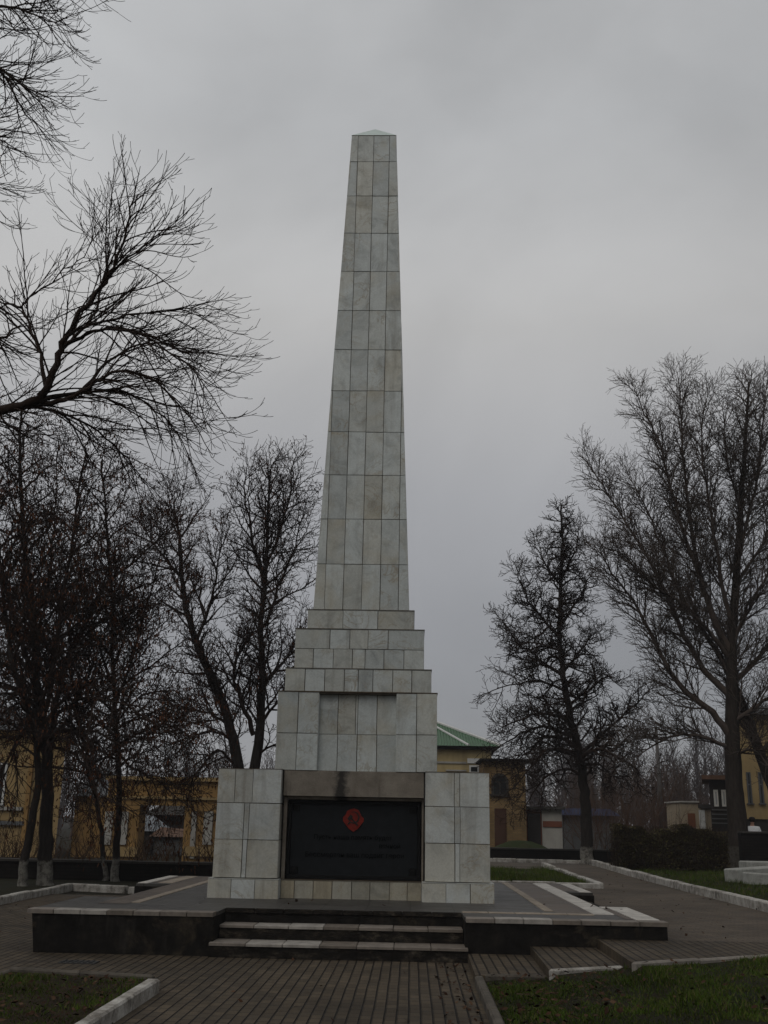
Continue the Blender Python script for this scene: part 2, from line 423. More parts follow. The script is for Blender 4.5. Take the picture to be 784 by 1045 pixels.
struct(sheet([(6.1,14.1),(6.5,41.),(60,41.),(60,14.1)], .36), 'lawn', M['soil'], 'grass strip right of the far path, under the hedge and blocks', 'lawn')
struct(sheet([(1.3,24.95),(4.2,24.95),(4.38,33.),(2.4,33.6),(1.3,33.)], .36), 'lawn', M['soil'], 'small grass plot behind the right of the platform', 'lawn')
struct(sheet([(-40,20.5),(-8.0,20.7),(-8.05,25.6),(-6.4,25.2),(-1.5,25.2),(-1.5,28.2),(-40,28.2)], .06), 'lawn', M['soil'], 'strip of bare ground along the far left wall under the trees', 'lawn')

# kerbs: rows of stones in one run each
def kerb(pts, z0, z1, wd, mat, label, stone=.9, stagger=.012):
    mb = MB(); rnd = random.Random(len(label)*13)
    for (a, b) in zip(pts[:-1], pts[1:]):
        a = Vector((a[0], a[1], a[2] if len(a) > 2 else 0)); b = Vector((b[0], b[1], b[2] if len(b) > 2 else 0))
        L = (b-a).length; n = max(1, round(L/stone)); d = (b-a)/n; s = Vector((-d.y, d.x, 0)).normalized()*wd/2
        for k in range(n):
            p = a+d*k+d*.006; q = a+d*(k+1)-d*.006; o = s.normalized()*rnd.uniform(-stagger, stagger); h = z1+rnd.uniform(-stagger, stagger)
            c = .018
            vs = [p-s+o, q-s+o, q+s+o, p+s+o]
            si = s*(1-c/(wd/2)); dd = d.normalized()*c
            top = [p-si+o+dd, q-si+o-dd, q+si+o-dd, p+si+o+dd]
            base = [Vector((v.x, v.y, z0+v.z)) for v in vs]; mid = [Vector((v.x, v.y, h-c+v.z)) for v in vs]; tp = [Vector((v.x, v.y, h+v.z)) for v in top]
            mb.add(base+mid+tp, [(0,1,5,4),(1,2,6,5),(2,3,7,6),(3,0,4,7),(4,5,9,8),(5,6,10,9),(6,7,11,10),(7,4,8,11),(8,9,10,11)])
    return struct(mb, 'kerb', mat, label, 'kerb')
kerb([(-2.54,2.),(-2.53,11.05)], -.05, .125, .125, M['kerb'], 'thick white kerb along the near left grass plot', 1.)
kerb([(-2.60,11.42),(-4.2,11.76),(-4.21,11.42)], -.05, .10, .07, M['kerb_dark'], 'thin dark kerb closing the near left grass plot', 1.)
kerb([(-4.25,11.40),(-12.,11.55)], -.05, .09, .07, M['kerb_dark'], 'thin dark kerb running out of the left edge', 1.)
kerb([(.72,3.),(.735,12.02)], -.05, .105, .09, M['kerb_dark'], 'low bare kerb along the right side of the brick path', 1.)
kerb([(.80,12.02),(1.45,12.02)], -.05, .108, .06, M['kerb_dark'], 'short dull kerb at the front of the lowest paved step')
kerb([(1.46,11.70),(2.28,12.12)], -.05, .211, .07, M['kerb'], 'short white kerb at the front of the middle paved step')
kerb([(2.30,11.59),(6.2,14.0)], -.05, .311, .07, M['kerb_mid'], 'pale kerb between the near right grass and the upper paving')
kerb([(6.1,14.1),(6.12,24.),(6.3,32.),(6.62,40.5)], .2, .46, .17, M['kerb'], 'long pale kerb on the right side of the far path', 1.)
kerb([(6.5,40.6),(1.3,40.6)], .2, .43, .15, M['kerb'], 'pale kerb across the far end of the path')
kerb([(1.3,24.9),(4.25,24.9),(4.4,33.2)], .2, .42, .16, M['kerb'], 'white kerb around the small grass plot behind the platform', 1.)
kerb([(4.45,34.4),(4.5,37.3)], .2, .42, .16, M['kerb'], 'short white kerb beyond a gap behind the small grass plot', 1.)
kerb([(-7.72,14.),(-7.95,25.6),(-6.5,25.15)], -.05, .14, .16, M['kerb'], 'white kerb at the far left edge of the paving', 1.)
kerb([(-6.45,25.12),(-1.5,25.12)], -.05, .12, .15, M['kerb'], 'pale kerb before the trees at the far left', 1.)

# drain grate
d = MB(); c0 = Vector((-3.88, 13.08, 0))
d.bbox(-4.10,-3.66,12.98,13.2,-.02,.012,.004)
for k in range(6): d.box(-4.07+k*.066,-4.04+k*.066,13.0,13.18,.012,.02)
tag(d.build('drain_grate', M['grate']), 'small dark iron drain grate in the paving left of the steps', 'drain')

# ------------------------------------------------------------------ platform
pl = empty('platform', (-.85, 18.2, 0), 'low dark stone platform with pale edging under the obelisk', 'platform')
XL, XR, YF, YB, ZT = -4.87, 3.2, 13.95, 22.5, .51
S0, S1 = -2.47, .69
b = MB()
b.prism([(XL+.08,YF),(S0,YF),(S0,14.72),(S1,14.72),(S1,YF),(XR,YF),(XR,16.35),(2.62,16.35),(2.62,19.7),(3.26,19.7),(3.26,YB),(-4.96,YB),(-4.96,19.7),(-4.32,19.7),(-4.32,16.35),(XL+.08,16.35)], -.03, ZT-.05)
b.v = [(x+.07 if (x < -4.5 and y < 16.4 and z < 0) else x, y, z) for x, y, z in b.v]
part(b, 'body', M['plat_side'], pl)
b = MB()
b.prism([(XL+.02,YF+.24),(S0-.0,YF+.24),(S0,14.76),(S1,14.76),(S1,YF+.24),(XR-.02,YF+.24),(XR-.02,16.33),(2.60,16.33),(2.60,19.72),(3.24,19.72),(3.24,YB-.02),(-4.94,YB-.02),(-4.94,19.72),(-4.30,19.72),(-4.30,16.33),(XL+.02,16.33)], ZT-.05, ZT-.004)
part(b, 'deck', M['deck_dark'], pl)
for f in ([(1.97,15.05),(2.46,15.05),(2.46,22.3),(1.97,22.3)], [(-4.28,15.05),(-3.88,15.05),(-3.88,22.3),(-4.28,22.3)], [(-4.73,20.0),(-4.59,20.0),(-4.59,22.3),(-4.73,22.3)], [(2.75,19.95),(3.01,19.95),(3.01,22.3),(2.75,22.3)], [(2.75,14.3),(2.86,14.3),(2.86,16.0),(2.75,16.0)]):
    part(sheet(f, ZT), 'stone_field', M['deck_brown'], pl)          # brown fields
def tiles(mb, x0, x1, y0, y1, z0, z1, n, axis, rnd, jit=.006):
    for k in range(n):
        if axis == 'x': a, c2 = x0+(x1-x0)*k/n, x0+(x1-x0)*(k+1)/n; r = (a+.004, c2-.004, y0, y1)
        else: a, c2 = y0+(y1-y0)*k/n, y0+(y1-y0)*(k+1)/n; r = (x0, x1, a+.004, c2-.004)
        j = rnd.uniform(-jit, jit); mb.bbox(r[0], r[1], r[2]+j, r[3]+j*.5, z0, z1+rnd.uniform(-jit, jit)*.5, .006)
rd = random.Random(3)
for a, c2 in ((XL+.02, S0-.01), (S1+.01, XR+.02)):     # edging slabs along the front
    b = MB(); tiles(b, a, c2, YF-.02, YF+.235, ZT-.05, ZT+.004, 7, 'x', rd); part(b, 'edging', M['coping'], pl)
for ar, n, ax, mt in (((XR-.33, XR-.03, YF+.25, 16.30), 6, 'y', 'strip'), ((2.46, 2.74, 14.98, 22.3), 14, 'y', 'strip'), ((1.84, 1.97, 15.3, 22.3), 14, 'y', 'strip_dull'),
        ((3.02, 3.22, 19.75, 22.3), 5, 'y', 'strip'), ((-3.88, -3.75, 15.3, 22.3), 14, 'y', 'strip_dull'), ((-4.58, -4.32, 19.9, 22.3), 5, 'y', 'strip_dull'),
        ((-4.92, -4.74, 19.75, 22.3), 5, 'y', 'strip'), ((S1-.0, 2.45, 14.80, 14.97), 5, 'x', 'strip_dull'), ((2.76, 2.86, 16.1, 16.32), 1, 'x', 'strip')):
    b = MB(); tiles(b, *ar, ZT-.01, ZT+.008, n, ax, rd, .002); part(b, 'inlay_strip', M[mt], pl)
st = [(13.86, .17), (14.33, .34)]
for k, (y, z) in enumerate(st):
    b = MB(); x0, x1 = (S0-.03, S1+.03) if k == 0 else (S0+.012, S1-.012)
    yb = 14.33 if k == 0 else 14.72
    b.box(x0, x1, y, yb, -.03, z-.035)
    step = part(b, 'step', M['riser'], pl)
    b = MB(); tiles(b, x0-.004, x1+.004, y-.018, yb-.002, z-.035, z, 7, 'x', rd, .006)
    part(b, 'tread', M['coping'], pl, sub=step)
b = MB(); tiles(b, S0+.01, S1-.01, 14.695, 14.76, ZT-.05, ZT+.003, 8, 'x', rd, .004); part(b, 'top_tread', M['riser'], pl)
# side steps in the two recesses
for nm, xa, xb in (('side_step', 2.62, 3.2), ('side_step', -4.87, -4.32)):
    b = MB(); b.bbox(xa, xb, 16.36, 19.69, -.03, .36 if xa > 0 else .26, .01); part(b, nm, M['riser'], pl)

# ------------------------------------------------------------------ monument
AX = -.88
mon = empty('obelisk_monument', (AX, 18.05, ZT), 'tall tapering marble obelisk on stepped pedestal with dark plaque', 'monument')
def clip(poly, f):
    """keep the part of a 2D polygon where f(p) >= 0 (f linear)"""
    out = []
    for i, p in enumerate(poly):
        q = poly[(i+1) % len(poly)]; a, c = f(p), f(q)
        if a >= 0: out.append(p)
        if (a >= 0) != (c >= 0): s = a/(a-c); out.append((p[0]+(q[0]-p[0])*s, p[1]+(q[1]-p[1])*s))
    return out
def clad(mb, O, U, V, Nn, rows, hw=None, th=.025, gap=.0045, rnd=rd, m=0):
    """slabs on a plane: O origin, U across, V up, Nn outward; rows = (v0, v1, [u breaks]); hw(v) half width of a tapering face"""
    O, U, V, Nn = Vector(O), Vector(U), Vector(V), Vector(Nn)
    for v0, v1, us in rows:
        for u0, u1 in zip(us[:-1], us[1:]):
            g0, g1, g2, g3 = (gap*rnd.uniform(.45, 1.5) for _ in range(4))
            poly = [(u0+g0, v0+g2), (u1-g1, v0+g2), (u1-g1, v1-g3), (u0+g0, v1-g3)]
            if hw:
                w0, w1 = hw(v0), hw(v1); k = (w1-w0)/(v1-v0)
                poly = clip(poly, lambda p: (w0+k*(p[1]-v0)) - p[0]); 
                if len(poly) < 3: continue
                poly = clip(poly, lambda p: (w0+k*(p[1]-v0)) + p[0])
                if len(poly) < 3: continue
                xs = [p[0] for p in poly]
                if max(xs)-min(xs) < .02: continue
            gap_ = gap; t = th + rnd.uniform(-.004, .004)
            tx, ty = rnd.uniform(-.003, .003), rnd.uniform(-.002, .002)
            cu = sum(p[0] for p in poly)/len(poly); cv = sum(p[1] for p in poly)/len(poly)
            lo = [O+U*p[0]+V*p[1] for p in poly]
            sh = [(cu+(p[0]-cu)*.985, cv+(p[1]-cv)*.992) for p in poly]
            e = [O+U*p[0]+V*p[1]+Nn*(t-.004+tx*(p[0]-cu)+ty*(p[1]-cv)) for p in poly]
            hi = [O+U*p[0]+V*p[1]+Nn*(t+tx*(p[0]-cu)+ty*(p[1]-cv)) for p in sh]
            n = len(poly)
            fs = [(i,(i+1)%n,n+(i+1)%n,n+i) for i in range(n)]+[(n+i,n+(i+1)%n,2*n+(i+1)%n,2*n+i) for i in range(n)]+[tuple(range(2*n,3*n))]
            mb.add(lo+e+hi, fs, m)
def even(a, b, n): return [a+(b-a)*i/n for i in range(n+1)]
def clad_box(mb, x0, x1, y0, y1, z0, z1, front, side_n=None, rnd=rd, ledge=True, top=True):
    """core + slabs on four sides; front = rows in world (z0,z1,[x breaks])"""
    t = .025
    mb.box(x0+t, x1-t, y0+t, y1-t, z0, z1-.012, 1)
    clad(mb, (0, y0+t, 0), (1,0,0), (0,0,1), (0,-1,0), front, rnd=rnd)
    zs = [(a, c) for a, c, _ in front]
    sn = side_n or max(2, round((y1-y0)/.36))
    clad(mb, (x1-t, 0, 0), (0,1,0), (0,0,1), (1,0,0), [(a, c, even(y0+t, y1-t, sn)) for a, c in zs], rnd=rnd)
    clad(mb, (x0+t, 0, 0), (0,-1,0), (0,0,1), (-1,0,0), [(a, c, even(-y1+t, -y0-t, sn)) for a, c in zs], rnd=rnd)
    clad(mb, (0, y1-t, 0), (-1,0,0), (0,0,1), (0,1,0), [(a, c, even(-x1, -x0, max(2, round((x1-x0)/.36)))) for a, c in zs], rnd=rnd)
    mb.box(x0+.002, x1-.002, y0+.002, y1-.002, z1-.011, z1-.003, 0)
    if ledge: mb.box(x0-.006, x1+.006, y0-.006, y1+.006, z1-.0025, z1+.005, 2)
MM = [M['marble'], M['joint'], M['flash']]; ML = [M['marble_low'], M['joint'], M['flash']]; MW = [M['marble_warm'], M['joint'], M['flash']]

def X(u, v, y): return at(u, v, y).x
def Zp(u, v, y): return at(u, v, y).z
# pillars either side of the plaque
YP = 16.62
zpt, zpl = Zp(256, 784.5, YP), Zp(256, 896, YP)
for s, (ua, ub, cols) in enumerate(((225,287.5,[[225,257.5,257.5,287.5],[225,254,258,287.5],[225,242,259,287.5]]), (436,500,[[434,464,469,500],[435,464.5,469,500],[436,465,469,500]]))):
    x0, x1 = X(ua, 850, YP)-.02, X(ub, 850, YP)+.02
    if s == 0: x0, x1 = -3.01, -2.02
    else: x0, x1 = .215, 1.205
    zs = [zpl, zpl+(zpt-zpl)*.345, zpl+(zpt-zpl)*.68, zpt]
    us = [[0,.44,.51,1],[0,.44,.52,1],[0,.27,.55,1]] if s == 0 else [[0,.46,.535,1],[0,.455,.54,1],[0,.45,.535,1]]
    rows = [(zs[i], zs[i+1], [x0+(x1-x0)*k for k in us[i]]) for i in range(3)]
    mb = MB(); clad_box(mb, x0, x1, YP, 18.9, zpl, zpt, rows, 6)
    pil = part(mb, 'pillar', ML, mon)
    mb = MB(); a, c2 = x0-.055, x1+.03 if s == 0 else x1+.055
    if s: a = x0-.045
    clad_box(mb, a, c2, YP-.06, 18.95, ZT-.02, zpl-.006, [(ZT-.02, zpl-.018, even(a, c2, 3))], 6, ledge=False)
    part(mb, 'plinth', ML, mon, sub=pil)
# wall behind and below the plaque
YM = 16.84
mb = MB()
clad_box(mb, -1.99, .17, YM, 18.8, ZT-.02, .775, [(ZT-.02, .765, [-1.99,-1.78,-1.49,-1.2,-.90,-.62,-.32,-.05,.17])], 4)
part(mb, 'base_course', MW, mon)
mb = MB(); mb.box(-1.998, .198, YM+.14, 18.7, .776, 2.06, 0); part(mb, 'back_wall', [M['lintel']], mon)
mb = MB(); zl0 = Zp(360, 813, YM-.1); zl1 = Zp(360, 787.5, YM-.1)
mb.bbox(-2.0, .195, YM-.09, 18.7, zl0, zl1+.006, .008); part(mb, 'lintel', [M['lintel']], mon)
mb = MB()
for x0, x1 in ((-1.996,-1.94),(.165,.194)): mb.bbox(x0, x1, YM+.02, YM+.138, .777, zl0-.004, .004)
mb.bbox(-1.935, .16, YM+.03, YM+.138, zl0-.05, zl0-.004, .004)
part(mb, 'surround', [M['lintel']], mon)
# plaque
px0, px1, pz0, pz1 = -1.93, .155, .79, zl0-.06
mb = MB(); mb.bbox(px0+.06, px1-.06, YM+.075, YM+.135, pz0+.05, pz1-.05, .003)
plq = part(mb, 'plaque', M['plaque'], mon)
mb = MB()
for (a, c2, e, f) in ((px0,px1,pz0,pz0+.055),(px0,px1,pz1-.055,pz1)): mb.bbox(a, c2, YM+.045, YM+.134, e, f, .01)
for (a, c2) in ((px0,px0+.06),(px1-.06,px1)): mb.bbox(a, c2, YM+.048, YM+.134, pz0+.056, pz1-.056, .01)
part(mb, 'frame', M['plaque_trim'], mon, sub=plq)
for cx in (px0+.13, px1-.13):
    for cz in (pz0+.12, pz1-.12):
        mb = MB(); mb.bbox(cx-.055, cx+.055, YM+.055, YM+.074, cz-.055, cz+.055, .008)
        n = 14; mb.extr([(cx+.032*cos(2*pi*k/n), YM+.055, cz+.032*sin(2*pi*k/n)) for k in range(n)], (0,-.016,0))
        part(mb, 'rosette', M['plaque_trim'], mon, sub=plq)
# emblem: red shield with dark hammer and sickle
ec = at(361, 836, YM+.07); ex, ez = ec.x, ec.z; k = .0142
def E2(u, v, y=0): return (ex+(u-361)*k, YM+y, ez-(v-836)*k)
mb = MB()
mb.extr([E2(*p, .074) for p in ((361,849.3),(356,846),(349.6,838.2),(349.3,834),(352.5,831),(353.5,827.5),(357,825.6),(361,824.6),(365.5,826),(367.5,828.5),(369.5,832.5),(372.4,835),(371.8,838.5),(366,846))], (0,-.022,0))
em = part(mb, 'emblem', M['red'], mon, sub=plq)
mb = MB()
yy = YM+.05
# sickle: blade arc + handle ; hammer: shaft + head
arc = [(358.2,829.0),(361.5,828.0),(365.2,829.8),(367.0,833.5),(366.0,837.5),(362.8,840.0),(359.5,840.0),(357.3,838.9)]
wd = [.15,.5,.85,1.05,1.1,.95,.6,.35]
for i in range(len(arc)-1):
    (x0,z0),(x1,z1) = arc[i],arc[i+1]; dx,dz = x1-x0,z1-z0; L = sqrt(dx*dx+dz*dz); nx_,nz_ = -dz/L,dx/L
    p = [(x0+nx_*wd[i]*.8,z0+nz_*wd[i]*.8),(x1+nx_*wd[i+1]*.8,z1+nz_*wd[i+1]*.8),(x1-nx_*wd[i+1]*.8,z1-nz_*wd[i+1]*.8),(x0-nx_*wd[i]*.8,z0-nz_*wd[i]*.8)]
    mb.extr([E2(*q, .0515) for q in p[::-1]], (0,-.008,0))
mb.extr([E2(*q, .0515) for q in ((355.4,842.0),(354.4,841.0),(357.4,838.0),(358.6,839.0))], (0,-.0095,0))
mb.extr([E2(*q, .0515) for q in ((365.2,843.2),(366.4,842.0),(358.3,833.6),(357.1,834.8))], (0,-.011,0))
mb.extr([E2(*q, .0515) for q in ((354.0,835.6),(356.5,838.0),(360.3,833.2),(357.6,830.9))], (0,-.0125,0))
part(mb, 'hammer_and_sickle', M['emblem_dark'], mon, sub=plq)
# lettering
def lettering(s, u, v, size, align='LEFT'):
    cu = bpy.data.curves.new('lettering', 'FONT'); cu.body = s; cu.size = size; cu.extrude = .004; cu.align_x = align
    o = bpy.data.objects.new('lettering', cu); COL.objects.link(o)
    p = at(u, v, YM+.07)
    o.matrix_world = Matrix.Translation(p) @ Matrix.Rotation(pi/2, 4, 'X')
    bpy.context.view_layer.update()
    me = bpy.data.meshes.new_from_object(o.evaluated_get(bpy.context.evaluated_depsgraph_get()))
    me.transform(Matrix.Translation(-Vector(mon.location)) @ o.matrix_world); bpy.data.objects.remove(o)
    me.materials.clear(); me.materials.append(M['letter'])
    o2 = bpy.data.objects.new('lettering', me); COL.objects.link(o2); o2.parent = plq
lettering('Пусть наша память будет', 320, 856, .098)
lettering('вечной', 409, 866, .098, 'RIGHT')
lettering('Бессмертен ваш подвиг герои', 311, 874, .104)
# block with a shallow niche
YBk = 16.74
zb0, zb1 = Zp(360, 787, YBk), Zp(360, 706, YBk)
bx0, bx1 = -2.155, .395
zmid = Zp(360, 749, YBk)
nx0, nx1 = X(325, 748, YBk), X(404, 748, YBk)
mb = MB(); t = .025
mb.box(bx0+t, bx1-t, YBk+.13, 19.3, zb0, zb1-.012, 1)
for a, c2 in ((bx0+t, nx0-.012), (nx1+.012, bx1-t)): mb.box(a, c2, YBk+t, YBk+.129, zb0, zb1-.012, 1)
mb.box(nx0-.0115, nx1+.0115, YBk+t, YBk+.129, zb1-.034, zb1-.0125, 1)
zt_ = zb1-.035
for a, c2, n in ((bx0, nx0-.004, 2), (nx1+.004, bx1, 2)):
    clad(mb, (0,YBk+t,0), (1,0,0), (0,0,1), (0,-1,0), [(zb0, zmid, even(a, c2, n)), (zmid, zb1-.012, even(a, c2, n))])
clad(mb, (0,YBk+.13,0), (1,0,0), (0,0,1), (0,-1,0), [(zb0, zmid, even(nx0-.01, nx1+.01, 4)), (zmid, zt_, [nx0-.01]+[nx0+(nx1-nx0)*q for q in (.24,.47,.5,.75)]+[nx1+.01])], th=.02)
clad(mb, (nx0-.012,0,0), (0,1,0), (0,0,1), (1,0,0), [(zb0, zt_, [YBk+.012, YBk+.125])], th=.011)
clad(mb, (nx1+.012,0,0), (0,-1,0), (0,0,1), (-1,0,0), [(zb0, zt_, [-YBk-.125, -YBk-.012])], th=.011)
for sgn, xx in ((1, bx1-t), (-1, bx0+t)):
    clad(mb, (xx,0,0), (0,sgn,0), (0,0,1), (sgn,0,0), [(a, c2, even(*((YBk+t, 19.3) if sgn > 0 else (-19.3, -YBk-t)), 7)) for a, c2 in ((zb0, zmid), (zmid, zb1-.012))])
clad(mb, (0,19.3,0), (-1,0,0), (0,0,1), (0,1,0), [(a, c2, even(-bx1, -bx0, 7)) for a, c2 in ((zb0, zmid), (zmid, zb1-.012))])
mb.box(bx0-.008, bx1+.008, YBk-.008, 19.33, zb1-.011, zb1+.004, 2)
part(mb, 'niche_block', MM, mon)
# three tiers
CY = 18.05
def tier(uL, uR, vt, vb, hw_, rows_fn, name='tier'):
    y0 = CY-hw_; z0, z1 = vb, vt
    mb = MB(); x0, x1 = AX-hw_*1.0, AX+hw_*1.0
    clad_box(mb, x0, x1, y0, CY+hw_, z0, z1, rows_fn(x0, x1, z0, z1)); part(mb, name, MM, mon)
h1, h2, h3 = 1.185, 1.065, .895
z1t = Zp(366, 682.5, CY-h1); z2t = Zp(367, 642, CY-h2); z3t = Zp(369, 622.5, CY-h3)
tier(0,0, z1t, zb1+.005, h1, lambda a,b2,c,d_: [(c, d_-.012, [a]+[a+(b2-a)*q for q in (.135,.27,.405,.50,.60,.735,.865)]+[b2])])
tier(0,0, z2t, z1t+.005, h2, lambda a,b2,c,d_: [(c, (c+d_)/2, [a]+[a+(b2-a)*q for q in (.147,.30,.447,.545,.69,.845)]+[b2]), ((c+d_)/2, d_-.012, [a]+[a+(b2-a)*q for q in (.27,.425,.565,.72)]+[b2])])
tier(0,0, z3t, z2t+.005, h3, lambda a,b2,c,d_: [(c, d_-.012, [a]+[a+(b2-a)*q for q in (.335,.66)]+[b2])])
# shaft
def solve_shaft():
    hb = .81; y0 = CY-hb
    zb = z3t+.006
    ht = .44; y1 = CY-ht; zt = Zp(384, 138.5, y1)
    return hb, ht, zb, zt
hb, ht, zb, zt = solve_shaft()
jv = [622,576,530,485,441,399,357,317,277,238,200,165,138.5]
jz = []
for v in jv:
    z = zb
    for _ in range(12):
        hw_ = hb+(ht-hb)*(z-zb)/(zt-zb); z = Zp(369+(622-v)*.031, v, CY-hw_)
    jz.append(z)
jz[0] = zb; jz[-1] = zt
mb = MB()
t = .025; sl = (ht-hb)/(zt-zb); cs = 1/sqrt(1+sl*sl)
def ring(z, ins): h = hb+sl*(z-zb)-ins; return [(AX-h,CY-h,z),(AX+h,CY-h,z),(AX+h,CY+h,z),(AX-h,CY+h,z)]
mb.hexa(ring(zb, t)+ring(zt, t), 1)
Lf = sqrt(1+sl*sl)
for a in range(4):
    ca, sa = cos(a*pi/2), sin(a*pi/2)
    U = Vector((ca, sa, 0)); out = Vector((sa, -ca, 0))
    V = (Vector((0,0,1)) - out*(-sl))          # per metre of height, leaning inwards
    V = Vector((0,0,1)) + out*sl
    O = Vector((AX, CY, zb)) + out*(hb-t)
    Nn = (out - Vector((0,0,1))*sl).normalized()
    rows = [(z0-zb, z1-zb, [k*.312 - (.0 if a % 2 == 0 else .1) for k in range(-4, 5)]) for z0, z1 in zip(jz[:-1], jz[1:])]
    clad(mb, O, U, V, Nn, rows, hw=lambda v: hb+sl*v-.001)
mb.box(AX-ht-.001, AX+ht+.001, CY-ht-.001, CY+ht+.001, zt+.001, zt+.010, 2)
sh = part(mb, 'shaft', MM, mon)
mb = MB(); e = ht+.004; ap = .47
mb.add([(AX-e,CY-e,zt+.011),(AX+e,CY-e,zt+.011),(AX+e,CY+e,zt+.011),(AX-e,CY+e,zt+.011),(AX,CY,zt+.011+ap)], [(0,1,4),(1,2,4),(2,3,4),(3,0,4),(0,3,2,1)])
part(mb, 'cap', M['cap'], mon, sub=sh)

# ------------------------------------------------------------------ trees
class Tubes:
    """polylines grown as tapering tubes, built in one go with numpy"""
    def __init__(s): s.d = {}
    def add(s, pts, rad, sides): s.d.setdefault((len(pts), sides), []).append((pts, rad))
    def build(s, name, mat, parent=None, loc=None, smooth=True):
        V = []; Fq = []; off = 0
        for (n, k), items in s.d.items():
            P = np.array([i[0] for i in items], dtype=np.float64); Rr = np.array([i[1] for i in items], dtype=np.float64)
            T = np.empty_like(P); T[:, 1:-1] = P[:, 2:]-P[:, :-2]; T[:, 0] = P[:, 1]-P[:, 0]; T[:, -1] = P[:, -1]-P[:, -2]
            T /= np.linalg.norm(T, axis=2, keepdims=True)+1e-9
            dr = P[:, -1]-P[:, 0]; dr /= np.linalg.norm(dr, axis=1, keepdims=True)+1e-9
            ref = np.where(np.abs(dr[:, 2:3]) > .8, np.array([[1., 0, 0]]), np.array([[0, 0, 1.]]))[:, None, :]
            A = np.cross(T, np.broadcast_to(ref, T.shape)); A /= np.linalg.norm(A, axis=2, keepdims=True)+1e-9
            Bv = np.cross(T, A)
            ang = np.arange(k)*2*pi/k
            ringv = P[:, :, None, :] + Rr[:, :, None, None]*(A[:, :, None, :]*np.cos(ang)[None, None, :, None]+Bv[:, :, None, :]*np.sin(ang)[None, None, :, None])
            m = len(items); V.append(ringv.reshape(-1, 3))
            base = (np.arange(m)*n*k)[:, None, None]; r = (np.arange(n-1)*k)[None, :, None]; q = np.arange(k)[None, None, :]; q2 = (np.arange(k)+1) % k
            q2 = q2[None, None, :]
            f = np.stack([base+r+q, base+r+q2, base+r+k+q2, base+r+k+q], axis=-1).reshape(-1, 4)+off
            Fq.append(f); off += m*n*k
        V = np.concatenate(V); Fq = np.concatenate(Fq)
        if loc is not None: V = V-np.array(loc)[None]
        return mesh_np(name, V, Fq, mat, parent, smooth)
def mesh_np(name, V, Fq, mat, parent=None, smooth=False):
    me = bpy.data.meshes.new(name); k = Fq.shape[1]
    me.vertices.add(len(V)); me.vertices.foreach_set('co', np.ascontiguousarray(V, dtype=np.float32).ravel())
    me.loops.add(len(Fq)*k); me.loops.foreach_set('vertex_index', np.ascontiguousarray(Fq, dtype=np.int32).ravel())
    me.polygons.add(len(Fq)); me.polygons.foreach_set('loop_start', np.arange(0, len(Fq)*k, k, dtype=np.int32))
    if smooth: me.polygons.foreach_set('use_smooth', np.ones(len(Fq), dtype=bool))
    me.update(calc_edges=True)
    me.materials.append(mat)
    o = bpy.data.objects.new(name, me); COL.objects.link(o)
    if parent: o.parent = parent
    return o

def nrm(a):
    l = sqrt(a[0]*a[0]+a[1]*a[1]+a[2]*a[2]) or 1e-9; return (a[0]/l, a[1]/l, a[2]/l)
def perp(d, phi):
    r = (0., 0., 1.) if abs(d[2]) < .85 else (1., 0., 0.)
    a = nrm((d[1]*r[2]-d[2]*r[1], d[2]*r[0]-d[0]*r[2], d[0]*r[1]-d[1]*r[0]))
    b = (d[1]*a[2]-d[2]*a[1], d[2]*a[0]-d[0]*a[2], d[0]*a[1]-d[1]*a[0])
    c, s = cos(phi), sin(phi); return (a[0]*c+b[0]*s, a[1]*c+b[1]*s, a[2]*c+b[2]*s)
class Style:
    lead = .2; power = .85
    def __init__(s, **k): s.__dict__.update(k)
def grow_children(T, pts, rad, lvl, S, R, tips, t0=.15):
    """side shoots along a polyline; lvl = level of the shoots"""
    if lvl > S.levels: return
    n = len(pts)-1
    seg = [sqrt(sum((pts[i+1][k]-pts[i][k])**2 for k in range(3))) for i in range(n)]
    L = sum(seg)
    cnt = L*(1-t0)*S.dens[lvl]; cnt = int(cnt)+(1 if R.random() < cnt-int(cnt) else 0)
    phi = R.uniform(0, 6.28)
    for c in range(cnt):
        t = t0+(1-t0)*(c+R.random())/cnt; s = t*L; i = 0
        while i < n-1 and s > seg[i]: s -= seg[i]; i += 1
        f = min(1, s/(seg[i] or 1e-9)); p = tuple(pts[i][k]+(pts[i+1][k]-pts[i][k])*f for k in range(3))
        d = nrm(tuple(pts[i+1][k]-pts[i][k] for k in range(3))); r = rad[i]+(rad[i+1]-rad[i])*f
        phi += 2.4+R.uniform(-.7, .7); a = S.ang[lvl]*R.uniform(.7, 1.3)
        pp = perp(d, phi); nd = nrm(tuple(d[k]*cos(a)+pp[k]*sin(a) for k in range(3)))
        if nd[2] < -.2 and R.random() < S.nodown: nd = nrm((nd[0], nd[1], -nd[2]*.6))
        Lc = S.len[lvl]*R.uniform(.5, 1.2)*(1-S.taper*t)
        grow(T, p, nd, Lc, min(r*.72, S.rad[lvl]*R.uniform(.75, 1.2)), lvl, S, R, tips)
    # leader tip
def grow(T, p, d, L, r, lvl, S, R, tips):
    n = S.seg[lvl]; st = L/n; pts = [p]; j = S.jit[lvl]; up0, up1 = S.trop[lvl]
    for i in range(n):
        t = (i+.5)/n; tr = up0+(up1-up0)*t
        d = nrm((d[0]+R.gauss(0, j), d[1]+R.gauss(0, j), d[2]+R.gauss(0, j)+tr*st))
        p = (p[0]+d[0]*st, p[1]+d[1]*st, p[2]+d[2]*st); pts.append(p)
    tip = max(S.tip, r*.3); rad = [r+(tip-r)*i/n for i in range(n+1)]
    T.add(pts, rad, S.sides[lvl])
    if lvl == S.levels or lvl == S.levels-1: tips.append((p, d))
    grow_children(T, pts, rad, lvl+1, S, R, tips, S.bare[lvl])

